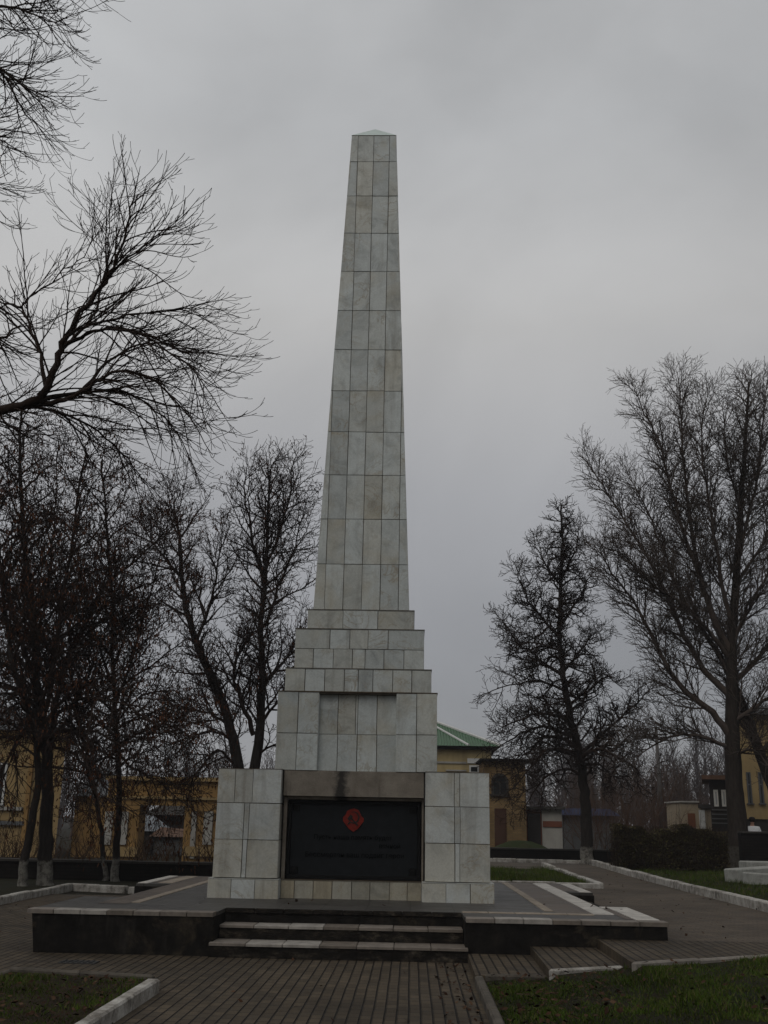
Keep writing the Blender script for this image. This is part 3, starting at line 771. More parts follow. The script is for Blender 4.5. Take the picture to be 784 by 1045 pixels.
def smooth_line(pts, rad, R, k=3, j=.0):
    """Catmull-Rom resample"""
    P = [Vector(p) for p in pts]; out = []; ro = []
    for i in range(len(P)-1):
        a, b, c, d = P[max(i-1,0)], P[i], P[i+1], P[min(i+2,len(P)-1)]
        for s in range(k):
            t = s/k
            q = .5*((2*b)+(c-a)*t+(2*a-5*b+4*c-d)*t*t+(3*b-a-3*c+d)*t*t*t)
            if i or s: q += Vector((R.gauss(0,j), R.gauss(0,j), R.gauss(0,j)))
            out.append(tuple(q)); ro.append(rad[i]+(rad[i+1]-rad[i])*t)
    out.append(tuple(P[-1])); ro.append(rad[-1]); return out, ro
def tree(name, Y, base, trunk, limbs, S, label, mats, seed, seeds=0, group=None, zbase=0., spread=1.0, limb_k=1., jt=.03):
    """trunk, limbs: pixel traces ((u,v),..) at distance Y with radii; limbs get their own depth"""
    R = random.Random(seed)
    bp = at(base[0], base[1], Y); loc = (bp.x, Y, zbase)
    root = empty(name, loc, label, 'tree', group)
    T = Tubes(); C = Tubes(); tips = []
    all_l = []
    for k, (px, r0, r1) in enumerate(trunk):
        pts = [at(u, v, Y) for u, v in px]
        if k == 0: pts = [Vector((bp.x, Y, zbase-.1))] + pts
        rad = [r0+(r1-r0)*(i/(len(pts)-1))**.8 for i in range(len(pts))]
        p, r = smooth_line(pts, rad, R, 4, jt*.5)
        if k == 0: r[0] *= 1.35; r[1] *= 1.12
        T.add(p, r, 10); all_l.append((p, r, S.trunk_bare if k == 0 else .25, S))
    for (px, r0, r1, dy, *own) in limbs:
        pts = []
        for i, (u, v) in enumerate(px):
            t = i/(len(px)-1); pts.append(at(u, v, Y+dy*t))
        r0 *= limb_k; r1 = min(r1, .012) if limb_k < 1 else r1
        rad = [r0+(r1-r0)*(i/(len(pts)-1))**S.power for i in range(len(pts))]
        p, r = smooth_line(pts, rad, R, 4, jt)
        C.add(p, r, 7); all_l.append((p, r, .12, own[0] if own else S))
        ed = nrm(tuple(p[-1][q]-p[-3][q] for q in range(3))); grow(C, p[-1], ed, S.len[1]*S.lead, r[-1], 1, S, R, tips)
    for p, r, b0, sty in all_l: grow_children(C, p, r, 1, sty, R, tips, b0)
    T.build('trunk', mats[0], root, loc); C.build('crown', mats[1], root, loc)
    if seeds:
        V = []; Fq = []; cnt = 0
        R.shuffle(tips)
        for (p, d) in tips[:seeds]:
            for q in range(R.randint(2, 4)):
                c = Vector(p)+Vector((R.gauss(0,.06),R.gauss(0,.06),R.gauss(-.08,.06))); l = R.uniform(.04,.10); wv = R.uniform(.010,.022); a = R.uniform(0,pi)
                x = Vector((cos(a),sin(a),R.uniform(-.3,.3)))*wv; z = Vector((R.uniform(-.4,.4),R.uniform(-.4,.4),-1)).normalized()*l
                V += [c-x, c+x, c+x*.6+z, c-x*.6+z]; Fq.append((cnt,cnt+1,cnt+2,cnt+3)); cnt += 4
        V = np.array([tuple(v) for v in V])-np.array(loc)[None]
        o = mesh_np('seed_clusters', V, np.array(Fq), M['seed'], root)
    return root

# styles: index 0 unused; 1 bough, 2 branchlet, 3 twig, 4 fine twig
S_arc = Style(levels=3, dens=[0,9.0,6.6,3.4], ang=[0,.44,.42,.6], len=[0,1.5,.6,.24], taper=.5, rad=[0,.0125,.0066,.0046], seg=[0,10,7,4], jit=[0,.035,.045,.08],
              trop=[0,(-1.5,1.5),(-1.2,4.2),(1.0,3.2)], sides=[0,5,3,3], bare=[0,.12,.15,.2], tip=.0036, nodown=.15, trunk_bare=.8, lead=.3, power=.5)
S_dense = Style(levels=3, dens=[0,4.6,6.4,6.9], ang=[0,.85,.75,.7], len=[0,2.6,1.05,.45], taper=.5, rad=[0,.040,.017,.0095], seg=[0,8,6,4], jit=[0,.13,.16,.18],
              trop=[0,(.12,.15),(.05,.2),(-.1,.0)], sides=[0,5,3,3], bare=[0,.12,.12,.15], tip=.0068, nodown=.5, trunk_bare=.25)
S_round = Style(levels=3, dens=[0,5.0,6.6,7.2], ang=[0,.7,.75,.75], len=[0,2.0,1.05,.5], taper=.5, rad=[0,.045,.018,.0105], seg=[0,8,6,4], jit=[0,.13,.16,.2],
              trop=[0,(.2,.35),(.15,.35),(.1,.3)], sides=[0,5,3,3], bare=[0,.12,.12,.15], tip=.0078, nodown=.6, trunk_bare=.36)
S_gnarl = Style(levels=3, dens=[0,7.4,9.0,9.5], ang=[0,1.15,.85,.8], len=[0,1.6,.8,.44], taper=.6, rad=[0,.055,.022,.0125], seg=[0,9,6,4], jit=[0,.22,.26,.24],
              trop=[0,(.05,.25),(.2,.3),(.25,.3)], sides=[0,5,3,3], bare=[0,.08,.1,.12], tip=.0095, nodown=.5, trunk_bare=.22)
S_bough = Style(levels=3, dens=[0,5.2,6.8,7.4], ang=[0,1.0,.85,.8], len=[0,1.8,.8,.42], taper=.45, rad=[0,.045,.020,.0125], seg=[0,9,6,4], jit=[0,.2,.24,.24],
              trop=[0,(-.15,-.5),(-.2,.1),(.1,.3)], sides=[0,5,3,3], bare=[0,.08,.1,.12], tip=.0095, nodown=.1, trunk_bare=.22)
S_tall = Style(levels=3, dens=[0,6.4,8.2,8.2], ang=[0,.60,.64,.64], len=[0,1.9,1.0,.5], taper=.5, rad=[0,.030,.0150,.0095], seg=[0,8,6,4], jit=[0,.09,.12,.14],
              trop=[0,(.12,.30),(.1,.35),(.1,.35)], sides=[0,5,3,3], bare=[0,.12,.12,.15], tip=.0072, nodown=.7, trunk_bare=.35)
S_droop = Style(levels=3, dens=[0,4.5,6.0,6.0], ang=[0,.8,.7,.7], len=[0,1.9,.9,.42], taper=.4, rad=[0,.030,.014,.009], seg=[0,8,6,4], jit=[0,.11,.14,.16],
              trop=[0,(-.35,-.55),(-.5,-.5),(-.4,-.2)], sides=[0,5,3,3], bare=[0,.12,.12,.15], tip=.0068, nodown=.0, trunk_bare=.25)
TD, TB = (M['bark_ww'], M['twig_dark']), (M['bark_brown_ww'], M['twig_brown'])

# near tree whose trunk stands just outside the left of the frame
Yn = 11.6
tree('near_tree', Yn, (-128, 1000),
     [([(-122,900),(-118,700),(-112,520),(-100,440),(-92,300),(-85,140),(-70,-20),(-60,-160)], .24, .07)],
     [([(-112,500),(-60,432),(0,419),(35,410),(48,395),(60,362),(69,342),(88,312),(107,288),(118,268),(127,240),(136,205)], .10, .010, -.4),
      ([(60,362),(72,347),(92,331),(118,325),(145,320),(185,316),(208,310)], .035, .006, .5),
      ([(66,352),(90,340),(118,334),(150,345),(190,372),(212,398)], .032, .006, -.9),
      ([(30,412),(60,410),(82,402),(102,388),(122,378),(150,384),(182,412),(200,435)], .045, .007, -.6),
      ([(82,402),(110,370),(140,352),(175,352),(205,372)], .028, .006, .8),
      ([(20,414),(60,420),(100,440),(130,468),(150,495)], .028, .006, 1.2),
      ([(40,408),(90,400),(130,400),(168,428),(188,455)], .030, .006, .3),
      ([(107,288),(130,262),(160,242),(176,232)], .022, .005, -.9),
      ([(92,331),(104,300),(110,262),(112,225),(116,190)], .020, .005, .9),
      ([(47,394),(42,362),(36,345),(26,322),(22,312),(30,305),(60,280),(85,262),(100,225)], .030, .005, .7),
      ([(22,314),(0,308),(-30,300)], .018, .005, .4),
      ([(-90,300),(-40,330),(0,345),(15,335)], .05, .012, 1.0),
      ([(-86,160),(-50,70),(-10,62),(5,75),(32,93),(55,102)], .055, .006, -.4),
      ([(-84,140),(-40,60),(0,72),(22,110),(38,128)], .045, .006, .6),
      ([(-76,40),(-30,10),(10,8),(35,15),(60,26)], .045, .006, -.8),
      ([(-66,-60),(-20,-45),(30,-30),(80,-16)], .045, .006, .2),
      ([(-84,150),(-40,130),(-5,138),(8,150)], .035, .006, -.2),
      ([(-110,470),(-160,400),(-220,340),(-290,310)], .10, .012, .6), ([(-95,330),(-150,250),(-190,170),(-230,110)], .08, .012, -.8), ([(-84,120),(-130,40),(-170,-40)], .06, .01, .5), ([(-100,420),(-140,350),(-180,330)], .06, .01, 2.6),
      ([(-88,200),(-50,182),(-15,186)], .03, .006, .4)],
     S_arc, 'near tree with long sweeping drooping twigs reaching in from the left', (M['bark_dark'], M['twig_dark']), 11, zbase=0., jt=.012)

# the group of dark trees along the left wall
GL = 'dark trees along the left wall'
tree('bare_tree', 25.9, (46,908), [([(46,890),(47,850),(48,800),(47,762),(40,720),(36,660),(30,600),(24,540),(20,470),(22,420)], .21, .03)],
     [([(50,770),(62,700),(85,640),(108,597),(150,562),(175,540)], .12, .02, 2.), ([(47,765),(30,745),(8,775),(-12,815)], .09, .02, -1., S_droop), ([(48,770),(60,752),(85,770),(100,815)], .05, .012, -2.2, S_droop), ([(48,750),(20,720),(-10,735)], .07, .015, -2., S_droop), ([(48,755),(75,745),(110,752),(145,780)], .08, .015, -1.5, S_droop), ([(47,740),(80,715),(120,715),(160,740)], .08, .015, -2.5, S_droop), ([(46,735),(25,700),(10,690)], .06, .015, 2., S_droop),
      ([(44,735),(60,650),(72,560),(85,480),(92,440)], .09, .02, -1.5), ([(40,700),(10,620),(-10,540),(-20,470)], .10, .02, .5), ([(55,760),(75,770),(100,795),(120,822)], .06, .01, .6), ([(36,660),(50,600),(55,520),(60,455)], .06, .012, 1.5)],
     S_dense, 'thickest whitewashed trunk of the left wall group, widely forked', TD, 21, limb_k=.75, seeds=2600, group=GL, zbase=.02)
tree('bare_tree', 25.4, (22,910), [([(24,895),(30,850),(38,800),(34,740),(14,680),(4,610),(-6,520),(-12,450)], .125, .03)],
     [([(34,740),(52,690),(60,630),(64,560)], .06, .012, -1.5), ([(30,720),(0,700),(-30,720)], .06, .012, 1.)],
     S_dense, 'slanting dark tree at the far left edge beside the thickest trunk', TD, 22, limb_k=.75, seeds=1800, group=GL, zbase=.02)
tree('bare_tree', 28.0, (117,902), [([(118,880),(121,840),(122,800),(118,740),(116,680),(114,600),(108,530),(104,470)], .115, .025)],
     [([(120,770),(140,785),(165,800),(200,830)], .055, .01, -1., S_droop), ([(119,745),(150,730),(185,745),(205,775)], .05, .01, 1., S_droop), ([(119,735),(140,715),(170,705),(195,715)], .05, .01, -1.5, S_droop), ([(118,720),(138,660),(155,600),(170,540)], .06, .012, 1.), ([(117,700),(95,640),(82,570)], .06, .012, -1.), ([(119,760),(150,745),(185,740)], .05, .01, -1.4)],
     S_dense, 'straight slender whitewashed tree, rightmost of the left wall group', TD, 23, limb_k=.75, seeds=2800, group=GL, zbase=.02)
tree('bare_tree', 28.3, (107,902), [([(107,885),(103,850),(96,805),(88,765),(78,720),(72,660),(72,600)], .08, .025)],
     [([(88,765),(70,740),(52,720)], .04, .01, 1.), ([(80,730),(100,680),(128,630)], .045, .01, -1.)],
     S_dense, 'thin leaning tree with whitewashed foot beside a straight slender tree', TD, 24, limb_k=.75, seeds=1600, group=GL, zbase=.02)
# twin-stemmed tree behind the left pillar
tree('bare_tree', 34., (250,890), [([(248,850),(243,785),(236,745),(218,695),(203,662),(192,628),(186,595),(184,560)], .25, .06),
      ([(252,840),(260,785),(266,735),(268,690),(266,645),(270,600),(273,540),(276,480)], .21, .03)],
     [([(259,750),(248,718),(240,690),(243,668),(258,645),(266,620)], .11, .05, -1.2), ([(184,560),(180,530),(178,505)], .09, .03, .5), ([(200,655),(212,620),(222,580),(228,545)], .09, .03, -1.), ([(243,785),(222,765),(200,790),(178,800)], .07, .02, -1.5, S_droop), ([(238,755),(215,745),(190,760),(170,775)], .06, .02, -2.2, S_droop),
      ([(234,740),(215,728),(190,725),(176,720)], .07, .02, .9), ([(268,700),(285,680),(305,660),(318,640)], .10, .03, 1.), ([(267,735),(285,715),(300,690)], .08, .03, -1.), ([(270,640),(285,600),(300,560),(312,520)], .08, .025, 1.),
      ([(271,600),(258,550),(250,505),(252,478)], .08, .02, -1.2), ([(272,580),(290,530),(298,490),(300,470)], .07, .02, .3), ([(262,770),(285,760),(300,770)], .06, .02, -.5), ([(186,590),(160,560),(140,530)], .07, .02, 1.)],
     S_round, 'big twin-stemmed bare tree rising behind the left pillar', TD, 31, seeds=1500, zbase=0., jt=.03, limb_k=.8)
# conical dark tree to the right
tree('bare_tree', 40.5, (599,884), [([(599,868),(598,830),(596,800),(590,765),(582,730),(575,690),(571,650),(572,600),(574,555),(573,515)], .27, .035)],
     [([(592,775),(610,765),(640,778),(655,792)], .12, .03, -1.5, S_bough), ([(590,770),(620,745),(648,718),(668,700)], .10, .025, 1.), ([(590,762),(562,752),(540,765),(522,785)], .12, .03, 1.2, S_bough), ([(590,770),(560,765),(535,790),(515,812)], .09, .02, -1.8, S_bough), ([(588,755),(555,742),(525,752),(503,765)], .09, .02, .2, S_bough), ([(584,738),(558,728),(530,735),(508,745)], .11, .025, -1.),
      ([(580,720),(600,705),(620,690),(632,700)], .09, .02, -1.), ([(575,690),(550,672),(528,655),(508,628)], .10, .02, .8), ([(575,685),(595,660),(612,640)], .09, .02, .7), ([(572,650),(548,625),(533,600),(527,580)], .09, .02, -1.), ([(572,640),(592,610),(605,585)], .08, .02, -.6),
      ([(594,790),(570,785),(548,805),(535,825)], .08, .02, -1., S_bough), ([(578,705),(550,695),(525,698),(502,705)], .08, .02, -.5, S_bough), ([(592,780),(618,785),(640,805)], .07, .02, .8, S_bough), ([(574,665),(545,655),(520,660)], .07, .02, -.8, S_bough), ([(573,600),(556,575),(548,550)], .06, .02, .6), ([(573,590),(588,560),(592,535)], .06, .02, -.5)],
     S_gnarl, 'dark cone-shaped gnarled tree at the far end of the path', TD, 41, zbase=.3, jt=.035, limb_k=.8)
# tall spreading tree on the right and its leaning neighbour
tree('tall_tree', 36., (755,890), [([(754,868),(752,830),(749,790),(747,740),(747,700),(747,660),(750,610),(754,550),(758,490),(762,430),(764,390)], .40, .03)],
     [([(746,752),(726,727),(698,704),(680,678),(662,642),(645,612),(625,585),(612,560)], .19, .025, -1.), ([(746,712),(720,685),(698,648),(682,612),(664,575),(640,535),(615,495),(598,470)], .17, .02, 1.5), ([(744,672),(722,642),(700,618),(668,598),(640,570),(625,560)], .12, .02, -2.),
      ([(745,665),(728,630),(715,590),(706,545),(700,490),(695,430),(692,385)], .20, .02, 1.), ([(747,640),(738,600),(730,550),(722,500),(716,450),(722,405)], .13, .02, -1.5), ([(720,600),(702,555),(685,500),(672,450),(655,415),(648,398)], .12, .02, .5),
      ([(748,655),(765,620),(784,585),(800,555)], .12, .02, -1.), ([(752,570),(770,500),(778,440),(782,395)], .10, .02, 1.), ([(745,700),(775,670),(805,630),(830,580)], .16, .03, 1.), ([(743,740),(780,715),(830,690)], .15, .03, -1.), 
      ([(747,764),(718,752),(690,750),(665,762),(645,775)], .11, .02, -1.2), ([(700,620),(680,570),(660,520),(640,480)], .09, .02, 2.), ([(756,520),(742,470),(738,420)], .07, .02, -.6), ([(750,600),(785,540),(810,470)], .10, .02, .3), ([(748,775),(768,765),(790,790)], .09, .02, -1.5)],
     S_tall, 'tall spreading bare tree with thick trunk behind the hedge', TB, 51, zbase=.3, jt=.02, limb_k=.72)
tree('tall_tree', 37.5, (806,890), [([(802,850),(792,812),(776,770),(764,735),(752,705),(735,670),(716,640),(700,600)], .30, .05)],
     [([(776,770),(800,740),(830,720)], .12, .02, 1.), ([(752,705),(745,670),(735,630)], .07, .02, 1.), ([(790,805),(815,770),(840,720),(850,650)], .15, .03, .5)],
     S_tall, 'leaning tree at the right edge crossing the tall tree', TB, 52, zbase=.3, jt=.02, limb_k=.72)

# far wood
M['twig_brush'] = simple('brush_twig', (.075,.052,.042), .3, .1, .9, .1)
def gx_(u, Y): return at(u, 850, Y).x
R = random.Random(99); FW = Tubes(); FW2 = Tubes()
S_far = Style(levels=2, dens=[0,3.0,3.4], ang=[0,.55,.7], len=[0,3.6,1.5], taper=.55, rad=[0,.05,.03], seg=[0,4,3], jit=[0,.12,.16], trop=[0,(.06,.1),(.05,.1)], sides=[0,3,3], bare=[0,.1,.2], tip=.022, nodown=.8, trunk_bare=.1)
def wood(T, xs, Y, h0, h1, n, S):
    for k in range(n):
        x = R.uniform(*xs); y = Y+R.uniform(-12, 25); h = R.uniform(h0, h1)
        pts = [(x,y,-.1)]; 
        for i in range(5): pts.append((pts[-1][0]+R.gauss(0,.2), pts[-1][1]+R.gauss(0,.2), h*(i+1)/5))
        rad = [.14*(1-i/6) for i in range(6)]; T.add(pts, rad, 4); grow_children(T, pts, rad, 1, S, R, [], .1)
wood(FW, (14,46), 125, 6, 14.5, 85, S_far); wood(FW, (-75,-8), 130, 6, 11, 80, S_far); wood(FW, (45,110), 130, 8, 14, 50, S_far); wood(FW, (-8, 14), 130, 6, 9, 14, S_far)
S_brush = Style(levels=2, dens=[0,3.4,4.0], ang=[0,.55,.7], len=[0,2.0,.9], taper=.5, rad=[0,.030,.018], seg=[0,4,3], jit=[0,.14,.18], trop=[0,(.06,.1),(.05,.1)], sides=[0,3,3], bare=[0,.1,.2], tip=.014, nodown=.8, trunk_bare=.1)
wood(FW2, (gx_(588, 92), gx_(740, 92)), 84, 3.5, 6.8, 90, S_brush); wood(FW2, (-36, -8), 84, 3, 5.5, 50, S_brush)
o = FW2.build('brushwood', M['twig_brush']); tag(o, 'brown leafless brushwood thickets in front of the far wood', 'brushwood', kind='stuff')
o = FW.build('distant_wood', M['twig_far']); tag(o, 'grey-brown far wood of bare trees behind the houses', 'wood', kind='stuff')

# bare shrubs, bushes
def shrub(x, y, h, wdt, n, label, mat, seed, group=None, z=0., name='bare_shrub', lean=.45):
    R = random.Random(seed); T = Tubes()
    S = Style(levels=2, dens=[0,2.6,3.0], ang=[0,.5,.6], len=[0,h*.42,h*.18], taper=.4, rad=[0,.012,.007], seg=[0,4,3], jit=[0,.12,.16], trop=[0,(.1,.2),(.1,.1)], sides=[0,3,3], bare=[0,.2,.2], tip=.005, nodown=.6, trunk_bare=.2)
    for k in range(n):
        px, py = R.gauss(0, wdt*.3), R.gauss(0, .25); d = nrm((R.gauss(0,lean), R.gauss(0,lean), 1.)); p = (px,py,-.05); pts = [p]; L = h*R.uniform(.6,1.1)
        for i in range(5):
            d = nrm((d[0]+R.gauss(0,.1), d[1]+R.gauss(0,.1), d[2])); p = (p[0]+d[0]*L/5, p[1]+d[1]*L/5, p[2]+d[2]*L/5); pts.append(p)
        rad = [.022*(1-i/6.5) for i in range(6)]; T.add(pts, rad, 3); grow_children(T, pts, rad, 1, S, R, [], .2)
    o = T.build(name, mat); o.location = (x, y, z); tag(o, label, 'shrub', group); return o
M['twig_ochre'] = simple('ochre_twig', (.060,.036,.020), .3, 1, .9, .1)
M['twig_rust'] = simple('rust_twig', (.085,.048,.030), .3, 1, .9, .1)
def gx(u, Y, v=850): return at(u, v, Y).x
SG = 'bare shrubs before the yellow house'
for i, (u, h) in enumerate(((8,1.5),(30,1.3),(62,1.2),(92,1.5),(140,1.1),(166,1.0),(205,1.2))):
    where = ('at the left edge before the pale window', 'beside the slanting tree', 'beside the thickest trunk', 'before the slate-roofed annex', 'before the left gate pillar', 'before the grey garage', 'before the right gate pillar')[i]
    shrub(gx(u, 40), 40., h, 1.6, 26, 'low bare shrub '+where, M['twig_ochre'], 200+i, SG)
bushes = ((622,62,4.2,5.,46,'M'), (655,70,4.8,6.,50,'M'), (690,60,2.6,4.,34,'M'))
for i, (u, Y, h, wv, n, _) in enumerate(bushes):
    shrub(gx(u, Y), Y, h, wv, n, ('rust-brown tall thicket just right of the dark cone-shaped tree', 'broad rust-brown thicket left of the wooden pole foot', 'lower brown thicket before the small cream outbuilding')[i], M['twig_rust'], 300+i, 'brown thickets behind the hedge', name='thicket')

# hedge
def hedge(name, x0, x1, y0, y1, z0, z1, n, label, seed, parent=None):
    R = random.Random(seed); V = []; Fq = []; c = 0; T = Tubes()
    for k in range(n):
        x = R.uniform(x0, x1); y = y0+(y1-y0)*abs(R.betavariate(.7,1.2)); top = z1+.09*sin(x*3.3+seed)+.06*sin(x*9.1)
        z = z0+(top-z0)*R.betavariate(1.4,.9); s = R.uniform(.018,.040); a = Vector((R.gauss(0,1),R.gauss(0,1),R.gauss(0,1))).normalized(); b = a.orthogonal().normalized()
        p = Vector((x, y+R.gauss(0,.06), z)); V += [p-a*s, p+b*s*.6, p+a*s, p-b*s*.6]; Fq.append((c,c+1,c+2,c+3)); c += 4
    for k in range(int((x1-x0)*260)):
        x = R.uniform(x0, x1); y = R.uniform(y0, y1); h = (z1-z0)*R.uniform(.75,1.12); p = (x,y,z0-.05); pts = [p]
        for i in range(4): p = (p[0]+R.gauss(0,.05), p[1]+R.gauss(0,.05), p[2]+h/4); pts.append(p)
        T.add(pts, [.012,.010,.008,.006,.004], 3)
    loc = ((x0+x1)/2, (y0+y1)/2, z0); root = empty(name, loc, label, 'hedge')
    mesh_np('foliage', np.array([tuple(v) for v in V])-np.array(loc)[None], np.array(Fq), M['hedge'], root)
    T.build('stems', M['twig_dark'], root, loc)
hx0, hx1 = at(630, 890, 34).x, at(742, 890, 34).x
hedge('hedge', hx0, hx1, 33.6, 35.2, .33, 1.60, 50000, 'clipped dark brown hedge between the path and the tall tree', 5)

# ------------------------------------------------------------------ low walls
def low_wall(x0, x1, y, z0, z1, label, cop=.06, ang=0):
    root = empty('low_wall', ((x0+x1)/2, y, z0), label, 'wall')
    b = MB(); b.box(x0, x1, y, y+.35, z0-.3, z1-cop); part(b, 'body', M['wall_dark'], root)
    b = MB(); n = int((x1-x0)/1.2)
    for k in range(n): b.bbox(x0+(x1-x0)*k/n+.005, x0+(x1-x0)*(k+1)/n-.005, y-.05, y+.40, z1-cop, z1+random.uniform(-.006,.006), .01)
    part(b, 'coping', M['plinth'], root)
z_l = at(100, 878, 28.3).z
low_wall(-30, -1.2, 28.3, 0, z_l, 'long low blackened wall behind the left trees')
z_m = at(560, 866, 42.).z
low_wall(-1.0, 9.2, 42., .0, z_m, 'low blackened wall behind the far end of the path')
z_r = at(772, 848.5, 34.6).z
low_wall(at(757, 860, 34.6).x, 24, 34.6, .3, z_r, 'higher dark wall at the right edge before the person')

# ------------------------------------------------------------------ concrete blocks on the grass
def block(p, length, wdt, h, rz, tilt, label, rx=0):
    b = MB(); b.bbox(0, length, 0, wdt, 0, h, .025)
    # chipped upper corner and lifting notches
    b.bbox(length*.62, length*.70, wdt*.35, wdt*.65, h, h+.02, .006)
    o = b.build('concrete_block', M['kerbw']); o.location = p; o.rotation_euler = (rx, tilt, rz)
    tag(o, label, 'concrete block', 'pale concrete blocks on the right grass')
def conc():
    m = NT('pale_concrete', .85, .2); p = m.obj(); k = m.noise(p, 5., 7, .7)
    c = m.ramp(k, [(.3, (.20,.195,.175)), (.55, (.33,.33,.30)), (.8, (.40,.40,.37))]); f = m.noise(p, 50., 4)
    return m.out(m.mix(1, c, m.ramp(f, [(.3,.8),(.7,1.15)]), 'MULTIPLY'), k, .3, .02)
M['kerbw'] = conc()
p = at(742, 903, 27.6); block((p.x+.28, 27.6, .33), 2.4, .5, .34, .42, -.05, 'long pale concrete block lying at an angle, nearest the path')
p = at(763, 890, 31.); block((p.x, 31., .35), 2.6, .6, .42, .1, 0, 'pale concrete block at the back, by the dark wall')
p = at(766, 906, 26.8); block((p.x, 26.8, .33), 1.6, .45, .30, .12, .04, 'pale concrete block in front at the picture edge')

# ------------------------------------------------------------------ buildings
def rect(u0, u1, v0, v1, Y):
    a = at(u0, (v0+v1)/2, Y); c = at(u1, (v0+v1)/2, Y); z1 = at((u0+u1)/2, v0, Y).z; z0 = at((u0+u1)/2, v1, Y).z
    return a.x, c.x, z0, z1
def window(root, u0, u1, v0, v1, Y, fr='white', bars=1, arch=False, fw=.09, out=.05):
    x0, x1, z0, z1 = rect(u0, u1, v0, v1, Y)
    b = MB()
    if arch:
        r = (x1-x0)/2; cx = (x0+x1)/2; zc = z1-r; n = 12
        for k in range(n):
            a0, a1 = pi*k/n, pi*(k+1)/n
            b.extr([(cx+r*cos(a0),Y,zc+r*sin(a0)),(cx+(r-fw)*cos(a0),Y,zc+(r-fw)*sin(a0)),(cx+(r-fw)*cos(a1),Y,zc+(r-fw)*sin(a1)),(cx+r*cos(a1),Y,zc+r*sin(a1))], (0,-out,0))
        zt2 = zc
    else:
        b.box(x0, x1, Y-out, Y-.002, z1-fw, z1); zt2 = z1-fw-.001
    b.box(x0, x0+fw, Y-out, Y-.002, z0+fw, zt2); b.box(x1-fw, x1, Y-out, Y-.002, z0+fw, zt2); b.box(x0-.06, x1+.06, Y-out-.06, Y-.002, z0, z0+fw-.002)
    for k in range(bars): xm = x0+(x1-x0)*(k+1)/(bars+1); b.box(xm-.03, xm+.03, Y-out+.012, Y-.004, z0+fw, zt2-.002)
    b.box(x0+fw+.001, x1-fw-.001, Y-out+.015, Y-.004, z0+(z1-z0)*.6, z0+(z1-z0)*.6+.05)
    wn = part(b, 'window', M[fr], root)
    b = MB()
    if arch:
        b.add([(x0+fw,Y-.012,z0+fw),(x1-fw,Y-.012,z0+fw)]+[(cx+(r-fw*.9)*cos(pi*k/12),Y-.012,zc+(r-fw*.9)*sin(pi*k/12)) for k in range(13)], [tuple(range(15))])
    else: b.box(x0+fw, x1-fw, Y-.014, Y-.006, z0+fw, z1-fw)
    part(b, 'pane', M['pane'], root, sub=wn)
def panelbox(root, name, mat, u0, u1, v0, v1, Y, d0=-.05, d1=-.002):
    x0, x1, z0, z1 = rect(u0, u1, v0, v1, Y); b = MB(); b.box(x0, x1, Y+d0, Y+d1, z0, z1); return part(b, name, mat, root)

# ochre house on the left
Y = 45.
hx1 = gx(58, Y); hb_ = empty('ochre_house', (hx1-6, Y+4, 0), 'ochre plastered house at the far left with a pale window', 'house')
ztop = at(30, 752, Y).z
sk = hx1*9/Y*1.02
b = MB(); b.hexa([(hx1-14,Y,-.2),(hx1,Y,-.2),(hx1+sk,Y+9,-.2),(hx1-14,Y+9,-.2),(hx1-14,Y,ztop),(hx1,Y,ztop),(hx1+sk,Y+9,ztop),(hx1-14,Y+9,ztop)]); part(b, 'wall', M['ochre_light'], hb_)
b = MB(); b.prism([(hx1-14.2,Y-.25),(hx1+.25,Y-.25),(hx1+sk+.25,Y+9.25),(hx1-14.2,Y+9.25)], ztop+.002, ztop+.25); part(b, 'cornice', M['ochre'], hb_)
b = MB(); a, c2 = hx1-14.4, hx1+.45
b.add([(a,Y-.45,ztop+.26),(c2,Y-.45,ztop+.26),(c2+sk,Y+9.4,ztop+.26),(a,Y+9.4,ztop+.26),(a+4,Y+4.5,ztop+1.9),(c2-5.5,Y+4.5,ztop+1.9)], [(0,1,5,4),(1,2,5),(2,3,4,5),(3,0,4),(3,2,1,0)]); part(b, 'roof', M['slate'], hb_)
window(hb_, -14, 6, 778, 822, Y, 'white', 1); window(hb_, -70, -48, 778, 822, Y, 'white', 1)
panelbox(hb_, 'sill_band', M['dirtywhite'], -200, 24, 821.5, 825, Y, -.12); panelbox(hb_, 'belt_course', M['slate'], -200, 26, 836, 840, Y, -.16)
panelbox(hb_, 'pilaster', M['ochre'], 27, 31, 758, 872, Y, -.14)
# annex
Y = 46.2; an = empty('house_annex', (gx(82, Y), Y+3, 0), 'lower ochre annex with a grey sloping roof', 'house')
x0, x1, z0, z1 = rect(56, 108, 812, 874, Y); x0 = hx1+.28
b = MB(); b.box(x0, x1, Y, Y+6, -.2, z1); part(b, 'wall', M['ochre'], an)
zr = at(80, 784, Y+3).z
b = MB(); b.add([(x0-.0,Y-.3,z1-.02),(x1+.3,Y-.3,z1-.02),(x1+.3,Y+6.3,z1-.02),(x0-.0,Y+6.3,z1-.02),(x0,Y+3,zr),(x1-1.0,Y+3,zr)], [(0,1,5,4),(1,2,5),(2,3,4,5),(3,0,4),(3,2,1,0)]); part(b, 'roof', M['slate'], an)
